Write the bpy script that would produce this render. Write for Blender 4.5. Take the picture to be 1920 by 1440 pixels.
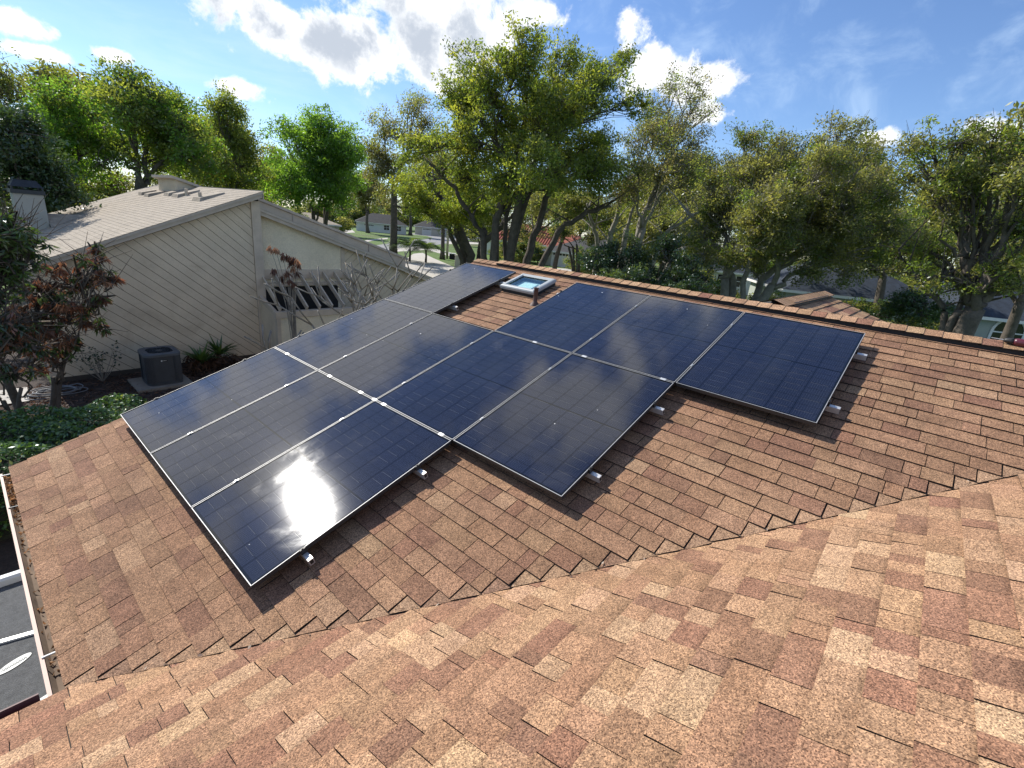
import bpy, math
import numpy as np
from mathutils import Vector, Matrix

RNG = np.random.RandomState(7)
SC = bpy.context.scene
COL = SC.collection
for o in list(bpy.data.objects):
    bpy.data.objects.remove(o)

# ------------------------------------------------------------------ camera
CAM = np.array([-0.86577, -6.16736, 2.31328])
C_R = np.array([0.662497, -0.743025, 0.094929])
C_U = np.array([0.174752, 0.276543, 0.944979])
C_F = np.array([0.728395, 0.609457, -0.313054])
FPX = 890.53                      # focal length in pixels of a 1920 px wide frame
cd = bpy.data.cameras.new('camera')
cd.sensor_width = 36.0
cd.lens = FPX / 1920 * 36.0
cd.clip_start = 0.05
cd.clip_end = 3000
cam = bpy.data.objects.new('camera', cd)
COL.objects.link(cam)
cam.matrix_world = Matrix(((C_R[0], C_U[0], -C_F[0], CAM[0]), (C_R[1], C_U[1], -C_F[1], CAM[1]),
                           (C_R[2], C_U[2], -C_F[2], CAM[2]), (0, 0, 0, 1)))
SC.camera = cam

# measuring helpers: where a sight line of the survey photograph meets a distance or a plane
def ray(x, y):
    d = C_R * (x - 960) / FPX - C_U * (y - 720) / FPX + C_F
    return d / np.linalg.norm(d)
def far_point(x, y, D):
    r = ray(x, y)
    return CAM + r * (D / math.hypot(r[0], r[1]))
def on_z(x, y, z):
    r = ray(x, y)
    return CAM + r * ((z - CAM[2]) / r[2])
def on_y(x, y, Y):
    r = ray(x, y)
    return CAM + r * ((Y - CAM[1]) / r[1])
def metres(p, px):
    return px * float((p - CAM) @ C_F) / FPX

# ------------------------------------------------------------------ light and sky
SUN_EL, SUN_AZ = math.radians(39.8), math.radians(-2.2)     # azimuth from +Y towards +X
SUN = Vector((math.sin(SUN_AZ) * math.cos(SUN_EL), math.cos(SUN_AZ) * math.cos(SUN_EL), math.sin(SUN_EL)))
sd = bpy.data.lights.new('sun', 'SUN')
sd.energy = 4.6
sd.angle = math.radians(0.53)
sd.color = (1.0, 0.95, 0.87)
so = bpy.data.objects.new('sun', sd)
so.rotation_euler = SUN.to_track_quat('Z', 'Y').to_euler()
COL.objects.link(so)

SC.view_settings.view_transform = 'Standard'
SC.view_settings.look = 'None'
SC.view_settings.exposure = 0.55
SC.view_settings.gamma = 1.0
SC.view_settings.use_curve_mapping = False

world = bpy.data.worlds.new('World')
SC.world = world
world.use_nodes = True
class NT:
    """tiny node-graph helper"""
    def __init__(s, tree):
        s.t = tree
        tree.nodes.clear()
    def n(s, typ, **kw):
        nd = s.t.nodes.new(typ)
        for k, v in kw.items():
            if k.startswith('i_'):
                key = k[2:]
                key = int(key) if key.isdigit() else key.replace('_', ' ')
                s.put(nd.inputs[key], v)
            else:
                setattr(nd, k, v)
        return nd
    def put(s, sock, v):
        if hasattr(v, 'is_output') or hasattr(v, 'links'):
            s.t.links.new(v, sock)
        else:
            sock.default_value = v
    def math(s, op, a, b=0.0, clamp=False):
        nd = s.t.nodes.new('ShaderNodeMath')
        nd.operation = op
        nd.use_clamp = clamp
        s.put(nd.inputs[0], a)
        s.put(nd.inputs[1], b)
        return nd.outputs[0]
    def vdot(s, a, b):
        nd = s.t.nodes.new('ShaderNodeVectorMath')
        nd.operation = 'DOT_PRODUCT'
        s.put(nd.inputs[0], a)
        s.put(nd.inputs[1], b)
        return nd.outputs['Value']
    def noise(s, vec, scale, detail=3.0, rough=0.5, out='Fac', dist=0.0):
        nd = s.t.nodes.new('ShaderNodeTexNoise')
        if vec is not None:
            s.put(nd.inputs['Vector'], vec)
        nd.inputs['Scale'].default_value = scale
        nd.inputs['Detail'].default_value = detail
        nd.inputs['Roughness'].default_value = rough
        nd.inputs['Distortion'].default_value = dist
        return nd.outputs[out]
    def ramp(s, fac, stops):
        nd = s.t.nodes.new('ShaderNodeValToRGB')
        s.put(nd.inputs[0], fac)
        e = nd.color_ramp.elements
        while len(e) > 1:
            e.remove(e[0])
        e[0].position, e[0].color = stops[0][0], (*stops[0][1], 1)
        for p, c in stops[1:]:
            q = e.new(p)
            q.color = (*c, 1)
        return nd.outputs[0]
    def mix(s, fac, a, b, mode='MIX'):
        nd = s.t.nodes.new('ShaderNodeMix')
        nd.data_type = 'RGBA'
        nd.blend_type = mode
        s.put(nd.inputs[0], fac)
        s.put(nd.inputs[6], a if not isinstance(a, tuple) else (*a, 1))
        s.put(nd.inputs[7], b if not isinstance(b, tuple) else (*b, 1))
        return nd.outputs[2]
    def smooth(s, v, lo, hi):
        nd = s.t.nodes.new('ShaderNodeMapRange')
        nd.interpolation_type = 'SMOOTHSTEP'
        s.put(nd.inputs[0], v)
        nd.inputs[1].default_value = lo
        nd.inputs[2].default_value = hi
        return nd.outputs[0]

def build_sky():
    g = NT(world.node_tree)
    sky = g.n('ShaderNodeTexSky', sky_type='NISHITA', sun_disc=False, sun_elevation=SUN_EL, sun_rotation=SUN_AZ)
    sky.air_density, sky.dust_density, sky.ozone_density, sky.altitude = 1.0, 0.12, 4.0, 0
    d = g.n('ShaderNodeTexCoord').outputs['Generated']
    # cumulus: the cloud bodies hang at these bearings; fractal noise tears their outlines
    blobs = [(400, -10, 95, 75), (500, 35, 90, 60), (610, 70, 80, 60), (700, 95, 120, 62), (800, 85, 95, 85), (870, 60, 70, 95),
             (690, -60, 330, 90), (20, 38, 55, 26), (1215, 135, 60, 50), (1300, 150, 85, 42), (1180, 60, 36, 50), (1010, 20, 60, 30),
             (1640, 262, 48, 22), (1880, 240, 90, 30), (215, 105, 30, 14), (70, 98, 50, 14), (445, 165, 60, 22), (1330, 215, 40, 26),
             (560, -420, 320, 150), (480, -230, 260, 90), (1350, -520, 260, 110), (-420, -150, 260, 110), (2500, 60, 260, 90), (-300, 260, 120, 40),
             (150, -640, 220, 120), (-900, 100, 260, 120), (900, -1400, 500, 260)]
    m = None
    # clouds higher up, over the street, given by bearing and height (degrees); the panels mirror them
    high = [(-2, 29, 17, 8), (-15, 25, 15, 8), (15, 32, 7, 4), (-24, 34, 14, 7), (120, 35, 20, 8), (200, 30, 25, 9), (280, 38, 18, 8)]
    items = [(ray(x, y), a / (FPX * (1 + ((x - 960) ** 2 + (y - 720) ** 2) / FPX ** 2) ** 0.5), b / (FPX * (1 + ((x - 960) ** 2 + (y - 720) ** 2) / FPX ** 2) ** 0.5)) for x, y, a, b in blobs]
    for az, el, a, b in high:
        az, el = math.radians(az), math.radians(el)
        items.append((np.array([math.sin(az) * math.cos(el), math.cos(az) * math.cos(el), math.sin(el)]), math.radians(a), math.radians(b)))
    thick = None
    for k_, (c, a, b) in enumerate(items):
        t = np.cross(c, [0, 0, 1.0]); t /= np.linalg.norm(t)
        u = np.cross(t, c)
        p = g.vdot(d, tuple(t / a))
        q = g.vdot(d, tuple(u / b))
        r = g.math('ADD', g.math('MULTIPLY', p, p), g.math('MULTIPLY', q, q))
        f = g.math('SUBTRACT', 1.0, g.math('SQRT', r))
        f = g.math('SUBTRACT', f, g.math('MULTIPLY', g.math('LESS_THAN', g.vdot(d, tuple(c)), 0.0), 50.0))
        m = f if m is None else g.math('MAXIMUM', m, f)
        if max(a, b) > 0.045 and k_ < 7:
            thick = f if thick is None else g.math('MAXIMUM', thick, f)
    m = g.math('MAXIMUM', m, -1.2)
    thick = g.smooth(thick, -0.15, 0.55)
    n1 = g.noise(d, 5.5, 7.0, 0.62, dist=0.35)
    n2 = g.noise(d, 20.0, 7.0, 0.66, dist=0.25)
    dens = g.math('ADD', g.math('MULTIPLY', m, 0.62), g.math('ADD', g.math('MULTIPLY', g.math('SUBTRACT', n1, 0.5), 1.9),
                                                             g.math('MULTIPLY', g.math('SUBTRACT', n2, 0.5), 1.25)))
    alpha = g.smooth(dens, 0.0, 0.34)
    n3 = g.noise(d, 9.0, 6.0, 0.6, dist=0.3)
    core = g.math('MULTIPLY', g.smooth(g.math('ADD', dens, g.math('MULTIPLY', g.math('SUBTRACT', n3, 0.5), 1.6)), 0.10, 0.70), g.math('ADD', 0.12, g.math('MULTIPLY', thick, 0.8)))
    ccol = g.mix(core, (9.0, 9.1, 9.2), (4.0, 4.5, 5.3))
    # thin high cloud drawn out in streaks
    mp = g.n('ShaderNodeMapping', i_Vector=d)
    mp.inputs['Rotation'].default_value = (0.35, 0.1, 0.75)
    mp.inputs['Scale'].default_value = (1.1, 5.0, 6.5)
    ci = g.smooth(g.noise(mp.outputs[0], 2.3, 6.0, 0.6, dist=0.5), 0.44, 0.80)
    base = g.mix(g.math('MULTIPLY', ci, 0.34), g.mix(1.0, sky.outputs[0], (1.0, 1.06, 1.20), 'MULTIPLY'), (6.0, 7.6, 9.4))
    col = g.mix(alpha, base, ccol)
    bg = g.n('ShaderNodeBackground', i_Color=col, i_Strength=0.095)
    out = g.n('ShaderNodeOutputWorld')
    g.t.links.new(bg.outputs[0], out.inputs[0])
build_sky()

# ------------------------------------------------------------------ mesh helpers
def link(o, parent=None):
    COL.objects.link(o)
    if parent is not None:
        o.parent = parent
    return o
def tag(o, label=None, cat=None, group=None, kind=None):
    if label: o['label'] = label
    if cat: o['category'] = cat
    if group: o['group'] = group
    if kind: o['kind'] = kind
    return o
def empty(name, loc, label=None, cat=None, group=None, rot=None):
    o = bpy.data.objects.new(name, None)
    o.empty_display_size = 0.2
    o.location = loc
    if rot is not None:
        o.rotation_euler = rot
    return tag(link(o), label, cat, group)

class MB:
    """collects polygons; build() links them as one mesh object"""
    def __init__(s):
        s.v, s.f, s.m, s.t = [], [], [], []
        s.tint, s.mi = (1.0, 1.0, 1.0), 0
    def add(s, verts, faces, mi=None):
        b = len(s.v)
        s.v += [tuple(float(c) for c in p) for p in verts]
        s.t += [s.tint] * len(verts)
        for f in faces:
            s.f.append(tuple(b + i for i in f))
            s.m.append(s.mi if mi is None else mi)
    def hexa(s, p, mi=None):             # p: 4 bottom then 4 top, same order
        s.add(p, [(3, 2, 1, 0), (4, 5, 6, 7), (0, 1, 5, 4), (1, 2, 6, 5), (2, 3, 7, 6), (3, 0, 4, 7)], mi)
    def box(s, lo, hi, mi=None):
        x0, y0, z0 = lo; x1, y1, z1 = hi
        s.hexa([(x0, y0, z0), (x1, y0, z0), (x1, y1, z0), (x0, y1, z0), (x0, y0, z1), (x1, y0, z1), (x1, y1, z1), (x0, y1, z1)], mi)
    def obox(s, c, ax, half, mi=None):   # oriented box: centre, 3 unit axes, half sizes
        c = np.asarray(c, float); a = [np.asarray(q, float) * h for q, h in zip(ax, half)]
        p = [c + i * a[0] + j * a[1] + k * a[2] for k in (-1, 1) for i, j in ((-1, -1), (1, -1), (1, 1), (-1, 1))]
        s.hexa(p, mi)
    def beam(s, p, q, w, h, up=(0, 0, 1), mi=None):
        p = np.asarray(p, float); q = np.asarray(q, float)
        d = q - p; L = np.linalg.norm(d); d /= L
        sd_ = np.cross(d, up); sd_ /= np.linalg.norm(sd_)
        s.obox((p + q) / 2, (d, sd_, np.cross(sd_, d)), (L / 2, w / 2, h / 2), mi)
    def prism(s, poly, off, mi=None, side=None):  # polygon (list of 3D) extruded by vector
        n = len(poly); off = np.asarray(off, float)
        v = [np.asarray(p, float) for p in poly] + [np.asarray(p, float) + off for p in poly]
        s.add(v, [tuple(range(n - 1, -1, -1)), tuple(range(n, 2 * n))], mi)
        b = len(s.v) - 2 * n
        for i in range(n):
            j = (i + 1) % n
            s.f.append((b + i, b + j, b + n + j, b + n + i)); s.m.append(s.mi if side is None else side)
    def tube(s, pts, rad, n=8, mi=None, cap=True):
        pts = [np.asarray(p, float) for p in pts]
        rings = []
        for i, p in enumerate(pts):
            d = pts[min(i + 1, len(pts) - 1)] - pts[max(i - 1, 0)]
            d /= (np.linalg.norm(d) + 1e-9)
            a = np.cross(d, (0.31, 0.87, 0.12) if abs(d[2]) > 0.8 else (0, 0, 1.0)); a /= np.linalg.norm(a)
            b = np.cross(d, a)
            r = rad[i] if hasattr(rad, '__len__') else rad
            rings += [p + r * (math.cos(t) * a + math.sin(t) * b) for t in np.arange(n) * 2 * math.pi / n]
        fs = []
        for i in range(len(pts) - 1):
            for k in range(n):
                l = (k + 1) % n
                fs.append((i * n + k, i * n + l, (i + 1) * n + l, (i + 1) * n + k))
        if cap:
            fs.append(tuple(range(n - 1, -1, -1)))
            fs.append(tuple((len(pts) - 1) * n + k for k in range(n)))
        s.add(rings, fs, mi)
    def lathe(s, c, prof, n=20, mi=None):
        c = np.asarray(c, float)
        v = [c + (r * math.cos(t), r * math.sin(t), z) for r, z in prof for t in np.arange(n) * 2 * math.pi / n]
        fs = [(i * n + k, i * n + (k + 1) % n, (i + 1) * n + (k + 1) % n, (i + 1) * n + k) for i in range(len(prof) - 1) for k in range(n)]
        s.add(v, fs, mi)
    def mesh(s, name, mats, smooth=False, tint=False):
        me = bpy.data.meshes.new(name)
        me.from_pydata(s.v, [], s.f)
        for m in (mats if isinstance(mats, (list, tuple)) else [mats]):
            me.materials.append(m)
        me.polygons.foreach_set('material_index', s.m)
        if smooth:
            me.polygons.foreach_set('use_smooth', [True] * len(s.f))
        if tint:
            a = me.color_attributes.new('tint', 'FLOAT_COLOR', 'POINT')
            a.data.foreach_set('color', np.c_[np.array(s.t, float), np.ones(len(s.t))].astype(np.float32).ravel())
        me.update()
        return me
    def build(s, name, mats, parent=None, smooth=False, tint=False):
        return link(bpy.data.objects.new(name, s.mesh(name, mats, smooth, tint)), parent)

def quads_mesh(name, V, mat, tint=None, parent=None):
    """V: (n,4,3) array of quads -> one mesh object"""
    n = len(V)
    me = bpy.data.meshes.new(name)
    me.vertices.add(n * 4)
    me.vertices.foreach_set('co', V.astype(np.float32).ravel())
    me.loops.add(n * 4)
    me.loops.foreach_set('vertex_index', np.arange(n * 4, dtype=np.int32))
    me.polygons.add(n)
    me.polygons.foreach_set('loop_start', np.arange(n, dtype=np.int32) * 4)
    me.polygons.foreach_set('loop_total', np.full(n, 4, dtype=np.int32))
    if tint is not None:
        a = me.color_attributes.new('tint', 'FLOAT_COLOR', 'POINT')
        t = np.repeat(np.c_[tint, np.ones(n)], 4, axis=0)
        a.data.foreach_set('color', t.astype(np.float32).ravel())
    me.materials.append(mat)
    me.update()
    me.validate()
    return link(bpy.data.objects.new(name, me), parent)

def copy_tree(o, parent=None):
    c = o.copy()
    COL.objects.link(c)
    if parent is not None:
        c.parent = parent
    for ch in list(o.children):
        copy_tree(ch, c)
    return c

# ------------------------------------------------------------------ materials
def material(name):
    m = bpy.data.materials.new(name)
    m.use_nodes = True
    return m, NT(m.node_tree)
def finish(g, bsdf):
    out = g.n('ShaderNodeOutputMaterial')
    g.t.links.new(bsdf.outputs[0], out.inputs[0])
def simple(name, color, rough=0.6, scale=6.0, var=0.25, metal=0.0, bump=0.0, bscale=60.0, spec=0.5, coat=0.0, fine=0.0, stain=0.0):
    """painted or plain surface: base colour broken up by two scales of noise, optional relief"""
    m, g = material(name)
    pos = g.n('ShaderNodeTexCoord').outputs['Object']
    n = g.noise(pos, scale, 5.0, 0.6)
    lo = tuple(c * (1 - var) for c in color); hi = tuple(min(1, c * (1 + var)) for c in color)
    col = g.ramp(n, [(0.25, lo), (0.75, hi)])
    if fine > 0:
        f = g.noise(pos, bscale, 2.0, 0.6)
        col = g.mix(1.0, col, g.ramp(f, [(0.25, (1 - fine,) * 3), (0.75, (1.0,) * 3)]), 'MULTIPLY')
    if stain > 0:     # mildew and faded patches with their own outlines
        st = g.smooth(g.noise(pos, 0.75, 5.0, 0.65, dist=0.8), 0.50, 0.68)
        col = g.mix(g.math('MULTIPLY', st, stain), col, tuple(c * f for c, f in zip(color, (0.62, 0.58, 0.55))))
    b = g.n('ShaderNodeBsdfPrincipled', i_Base_Color=col, i_Roughness=rough, i_Metallic=metal)
    b.inputs['Specular IOR Level'].default_value = spec
    b.inputs['Coat Weight'].default_value = coat
    if bump > 0:
        bn = g.n('ShaderNodeBump', i_Height=g.noise(pos, bscale, 4.0, 0.65), i_Strength=bump)
        bn.inputs['Distance'].default_value = 0.02
        g.t.links.new(bn.outputs[0], b.inputs['Normal'])
    finish(g, b)
    return m

def shingle_material(name, contrast=1.0):
    m, g = material(name)
    pos = g.n('ShaderNodeNewGeometry').outputs['Position']
    tint = g.n('ShaderNodeAttribute', attribute_name='tint').outputs['Color']
    # mineral granules: each grain has its own shade
    vo = g.n('ShaderNodeTexVoronoi', feature='F1', i_Vector=pos, i_Scale=230.0)
    sep = g.n('ShaderNodeSeparateColor')
    g.t.links.new(vo.outputs['Color'], sep.inputs[0])
    k = contrast
    grain = g.ramp(sep.outputs[0], [(0.0, (1 - .62 * k, 1 - .66 * k, 1 - .68 * k)), (0.35, (1 - .2 * k,) * 3), (0.7, (1.08, 1.06, 1.02)), (1.0, (1 + .55 * k, 1 + .5 * k, 1 + .4 * k))])
    g2 = g.ramp(g.noise(pos, 75.0, 3.0, 0.7), [(0.3, (0.72, 0.70, 0.69)), (0.7, (1.24, 1.22, 1.2))])
    g3 = g.ramp(g.noise(pos, 9.0, 4.0, 0.6), [(0.3, (0.84, 0.82, 0.81)), (0.7, (1.13, 1.13, 1.13))])
    g4 = g.ramp(g.noise(pos, 0.9, 3.0, 0.55), [(0.3, (0.88, 0.87, 0.87)), (0.7, (1.08, 1.08, 1.08))])
    col = g.mix(1.0, tint, grain, 'MULTIPLY')
    col = g.mix(1.0, col, g2, 'MULTIPLY')
    col = g.mix(1.0, col, g3, 'MULTIPLY')
    col = g.mix(1.0, col, g4, 'MULTIPLY')
    b = g.n('ShaderNodeBsdfPrincipled', i_Base_Color=col, i_Roughness=0.92)
    b.inputs['Specular IOR Level'].default_value = 0.25
    bn = g.n('ShaderNodeBump', i_Height=g.math('ADD', sep.outputs[0], g.noise(pos, 40.0, 3.0, 0.6)), i_Strength=0.35)
    bn.inputs['Distance'].default_value = 0.004
    g.t.links.new(bn.outputs[0], b.inputs['Normal'])
    finish(g, b)
    return m

def leaf_material(name, trans=0.5, gloss=0.05, rough=0.35, tcol=(1.35, 1.35, 0.55)):
    m, g = material(name)
    tint = g.n('ShaderNodeAttribute', attribute_name='tint').outputs['Color']
    df = g.n('ShaderNodeBsdfDiffuse', i_Color=tint)
    tr = g.n('ShaderNodeBsdfTranslucent', i_Color=g.mix(1.0, tint, tcol, 'MULTIPLY'))
    gl = g.n('ShaderNodeBsdfGlossy', i_Roughness=rough)
    gl.inputs['Color'].default_value = (0.9, 0.95, 1, 1)
    a = g.n('ShaderNodeMixShader', i_0=trans)
    g.t.links.new(df.outputs[0], a.inputs[1]); g.t.links.new(tr.outputs[0], a.inputs[2])
    b = g.n('ShaderNodeMixShader', i_0=gloss)
    g.t.links.new(a.outputs[0], b.inputs[1]); g.t.links.new(gl.outputs[0], b.inputs[2])
    finish(g, b)
    return m

def panel_material(name, kind):
    m, g = material(name)
    tc = g.n('ShaderNodeTexCoord').outputs['Object']
    pos = g.n('ShaderNodeNewGeometry').outputs['Position']
    sx = g.n('ShaderNodeSeparateXYZ'); g.t.links.new(tc, sx.inputs[0])
    if kind == 'cell':
        # ten fine bus wires along the slope and hairline fingers across them
        wv = g.math('FRACT', g.math('MULTIPLY', sx.outputs[0], 10 / 0.182))
        wire = g.math('LESS_THAN', wv, 0.05)
        fv = g.math('FRACT', g.math('MULTIPLY', sx.outputs[1], 1 / 0.0061))
        finger = g.math('LESS_THAN', fv, 0.20)
        rnd = g.n('ShaderNodeObjectInfo').outputs['Random']
        # cross ribbon along the lower edge of some cells catches the light
        edge = g.math('MULTIPLY', g.math('GREATER_THAN', sx.outputs[1], 0.0428), g.math('LESS_THAN', g.math('ABSOLUTE', g.math('ADD', sx.outputs[0], 0.01)), 0.066))
        edge = g.math('MULTIPLY', edge, g.math('GREATER_THAN', rnd, 0.42))
        nb = g.noise(pos, 1.3, 3.0, 0.5)
        base = g.ramp(nb, [(0.3, (0.0050, 0.0066, 0.015)), (0.7, (0.0062, 0.0095, 0.026))])
        col = g.mix(g.math('MULTIPLY', finger, 0.22), base, (0.09, 0.10, 0.15))
        col = g.mix(g.math('MULTIPLY', wire, 0.25), col, (0.18, 0.19, 0.22))
        col = g.mix(g.math('MULTIPLY', edge, 0.30), col, (0.34, 0.34, 0.35))
    else:
        col = g.ramp(g.noise(pos, 3.0, 3.0, 0.5), [(0.3, (0.0006, 0.0006, 0.0008)), (0.7, (0.0012, 0.0012, 0.0016))])
    # dust, dried water marks and a few bird specks
    dust = g.smooth(g.noise(pos, 2.2, 6.0, 0.62, dist=0.6), 0.50, 0.86)
    col = g.mix(g.math('MULTIPLY', dust, 0.07), col, (0.36, 0.34, 0.31))
    vo = g.n('ShaderNodeTexVoronoi', feature='F1', i_Vector=pos, i_Scale=6.0, i_Randomness=1.0)
    s2 = g.n('ShaderNodeSeparateColor'); g.t.links.new(vo.outputs['Color'], s2.inputs[0])
    spk = g.math('MULTIPLY', g.math('LESS_THAN', vo.outputs['Distance'], g.math('MULTIPLY', s2.outputs[1], 0.055)), g.math('GREATER_THAN', s2.outputs[0], 0.60))
    col = g.mix(g.math('MULTIPLY', spk, 0.8), col, (0.62, 0.61, 0.58))
    rough = g.math('ADD', 0.064, g.math('MULTIPLY', dust, 0.07))
    b = g.n('ShaderNodeBsdfPrincipled', i_Base_Color=col, i_Roughness=rough)
    b.inputs['IOR'].default_value = 1.5
    b.inputs['Specular Tint'].default_value = (0.96, 0.98, 1.0, 1)
    bn = g.n('ShaderNodeBump', i_Height=g.noise(pos, 300.0, 2.0, 0.6), i_Strength=0.03)
    bn.inputs['Distance'].default_value = 0.002
    g.t.links.new(bn.outputs[0], b.inputs['Normal'])
    finish(g, b)
    return m

M = {}
M['shingle'] = shingle_material('roof_shingle_granules', 1.15)
M['asphalt_edge'] = simple('cut_asphalt_edge', (0.022, 0.016, 0.013), 0.95, 20, 0.3)
M['deck'] = simple('roof_underlay', (0.03, 0.024, 0.02), 0.95, 8, 0.3)
M['cell'] = panel_material('solar_cell', 'cell')
M['laminate'] = panel_material('panel_laminate', 'back')
M['alu'] = simple('anodised_aluminium', (0.38, 0.38, 0.38), 0.5, 30, 0.1, metal=0.2)
M['frame_side'] = simple('shaded_frame_side', (0.05, 0.05, 0.05), 0.5, 30, 0.2, metal=0.3)  # silver frame's side faces, their shade put into the dark colour
M['alu_rail'] = simple('mill_aluminium_rail', (0.66, 0.65, 0.63), 0.42, 20, 0.12, metal=0.6)
M['black_metal'] = simple('black_clamp', (0.02, 0.02, 0.02), 0.5, 20, 0.2)
M['siding'] = simple('beige_painted_siding', (0.61, 0.51, 0.37), 0.75, 1.4, 0.11, bump=0.25, bscale=34, fine=0.10, stain=0.45)
M['siding_gap'] = simple('siding_groove', (0.06, 0.05, 0.04), 0.9, 8, 0.2)
M['trim'] = simple('taupe_painted_trim', (0.50, 0.42, 0.325), 0.7, 3.0, 0.14, bump=0.15, bscale=40)
M['fascia'] = simple('fascia_board', (0.43, 0.37, 0.30), 0.7, 3.0, 0.14, bump=0.15, bscale=40)
M['stucco'] = simple('cream_stucco', (0.76, 0.67, 0.49), 0.9, 1.5, 0.1, bump=1.0, bscale=22, fine=0.18)
M['white_paint'] = simple('white_paint', (0.72, 0.71, 0.68), 0.6, 4, 0.08)
M['grey_roof'] = simple('weathered_grey_shingle', (0.375, 0.318, 0.248), 0.95, 5.0, 0.28, bump=0.4, bscale=70, fine=0.35)
M['chimney'] = simple('grey_stucco_chimney', (0.40, 0.38, 0.33), 0.9, 2.0, 0.12, bump=0.5, bscale=45, fine=0.1)
M['dark_metal'] = simple('dark_chimney_cap', (0.035, 0.038, 0.042), 0.55, 6, 0.3, metal=0.3)
M['bark'] = simple('grey_brown_bark', (0.115, 0.096, 0.078), 0.95, 3.0, 0.4, bump=1.0, bscale=18, fine=0.3)
M['pale_bark'] = simple('pale_grey_bark', (0.27, 0.245, 0.205), 0.9, 4.0, 0.35, bump=0.6, bscale=20, fine=0.2)
M['leaf'] = leaf_material('tree_leaf', 0.58, 0.03, 0.4, (1.75, 1.75, 0.75))
M['leaf_dark'] = leaf_material('glossy_dark_leaf', 0.3, 0.055, 0.35)
M['leaf_dry'] = leaf_material('dry_leaf', 0.35, 0.02, 0.6, (1.2, 0.95, 0.75))
M['concrete'] = simple('concrete', (0.46, 0.43, 0.38), 0.9, 0.8, 0.12, bump=0.2, bscale=30, fine=0.12)
M['road'] = simple('worn_asphalt_road', (0.23, 0.23, 0.235), 0.9, 0.5, 0.14, bump=0.2, bscale=40, fine=0.15)
M['mulch'] = simple('bark_mulch', (0.050, 0.032, 0.023), 0.95, 3.0, 0.5, bump=1.0, bscale=24, fine=0.5)
M['ac_metal'] = simple('dark_grey_ac_paint', (0.036, 0.044, 0.054), 0.5, 6, 0.15)
M['ac_top'] = simple('grey_ac_top', (0.075, 0.085, 0.098), 0.55, 6, 0.15)
M['black'] = simple('near_black', (0.008, 0.008, 0.009), 0.7, 5, 0.2)
M['gutter'] = simple('cream_pink_gutter', (0.46, 0.31, 0.245), 0.6, 1.2, 0.18)
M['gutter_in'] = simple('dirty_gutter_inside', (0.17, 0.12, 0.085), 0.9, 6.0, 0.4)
M['maroon'] = simple('maroon_gutter', (0.10, 0.035, 0.035), 0.6, 5.0, 0.2)
M['house_wall'] = simple('house_wall_tan', (0.42, 0.34, 0.26), 0.9, 2.0, 0.1, bump=0.5, bscale=40)
def grass_material():
    m, g = material('lawn_grass')
    pos = g.n('ShaderNodeNewGeometry').outputs['Position']
    a = g.noise(pos, 0.12, 4.0, 0.6); b_ = g.noise(pos, 9.0, 4.0, 0.7)
    c1 = g.ramp(a, [(0.30, (0.085, 0.080, 0.030)), (0.46, (0.085, 0.145, 0.024)), (0.75, (0.115, 0.205, 0.030))])
    col = g.mix(1.0, c1, g.ramp(b_, [(0.2, (0.55,) * 3), (0.8, (1.25,) * 3)]), 'MULTIPLY')
    b = g.n('ShaderNodeBsdfPrincipled', i_Base_Color=col, i_Roughness=0.95)
    bn = g.n('ShaderNodeBump', i_Height=b_, i_Strength=0.8); bn.inputs['Distance'].default_value = 0.1
    g.t.links.new(bn.outputs[0], b.inputs['Normal'])
    finish(g, b)
    return m
M['grass'] = grass_material()

# ------------------------------------------------------------------ own house: roof planes
GROUND = -3.0
S_ = math.radians(18.43)
cS, sS = math.cos(S_), math.sin(S_)
NM = np.array([-sS, 0, cS])
MU, MV = np.array([0, -1.0, 0]), np.array([cS, 0, sS])
XE = -0.885
OM = np.array([XE, 0, (-0.12 + sS * XE) / cS])
def main_pt(s, t, h=0.0):
    return OM + s * MU + t * MV + h * NM
VA, VB = np.array([-0.82, -3.16, -0.40]), np.array([3.60, -6.94, 1.07])
fn = np.cross([1.0, 0, 0], VB - VA); fn /= np.linalg.norm(fn)
if fn[2] < 0: fn = -fn
FV = np.array([0, -fn[2], fn[1]])
YE = -3.13
OF = np.array([0, YE, (fn @ VA - fn[1] * YE) / fn[2]]) + 0.008 * fn
def fore_pt(s, t, h=0.0):
    return OF + np.array([s, 0, 0]) + t * FV + h * fn
VSL = (VB[0] - VA[0]) / (VA[1] - VB[1])
def valley_x(y): return VA[0] + (VA[1] - y) * VSL
def valley_s(t): return -(VA[1] - (XE + t * cS - VA[0]) / VSL)     # main plane, s where the valley runs
T_RIDGE = 6.678
EXPO = 0.145

house = empty('shingled_house', (0, 0, GROUND), 'brown shingle-roofed house carrying the solar panels, in the foreground', 'house')
def hpart(mb, name, mats, parent=house, **kw):
    o = mb.build(name, mats, None, **kw)
    o.parent = parent
    if parent is house:
        o.matrix_parent_inverse = Matrix.Translation((0, 0, -GROUND))
    return o

deck = MB()
deck.add([main_pt(-0.2, 0, -.013), main_pt(3.35, 0, -.013), main_pt(8.6, T_RIDGE, -.013), main_pt(-0.2, T_RIDGE, -.013)], [(0, 1, 2, 3)])
deck.add([fore_pt(-3.2, 0, -.013), fore_pt(-0.60, 0, -.013), fore_pt(5.7, 5.6, -.013), fore_pt(-3.2, 5.6, -.013)], [(0, 1, 2, 3)])
rz = main_pt(0, T_RIDGE)
XR, ZR = rz[0], rz[2]
deck.add([(XR, .2, ZR - .013), (XR, -11, ZR - .013), (XR + 6, -11, ZR - 2.0), (XR + 6, .2, ZR - 2.0)], [(0, 1, 2, 3)])
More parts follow.
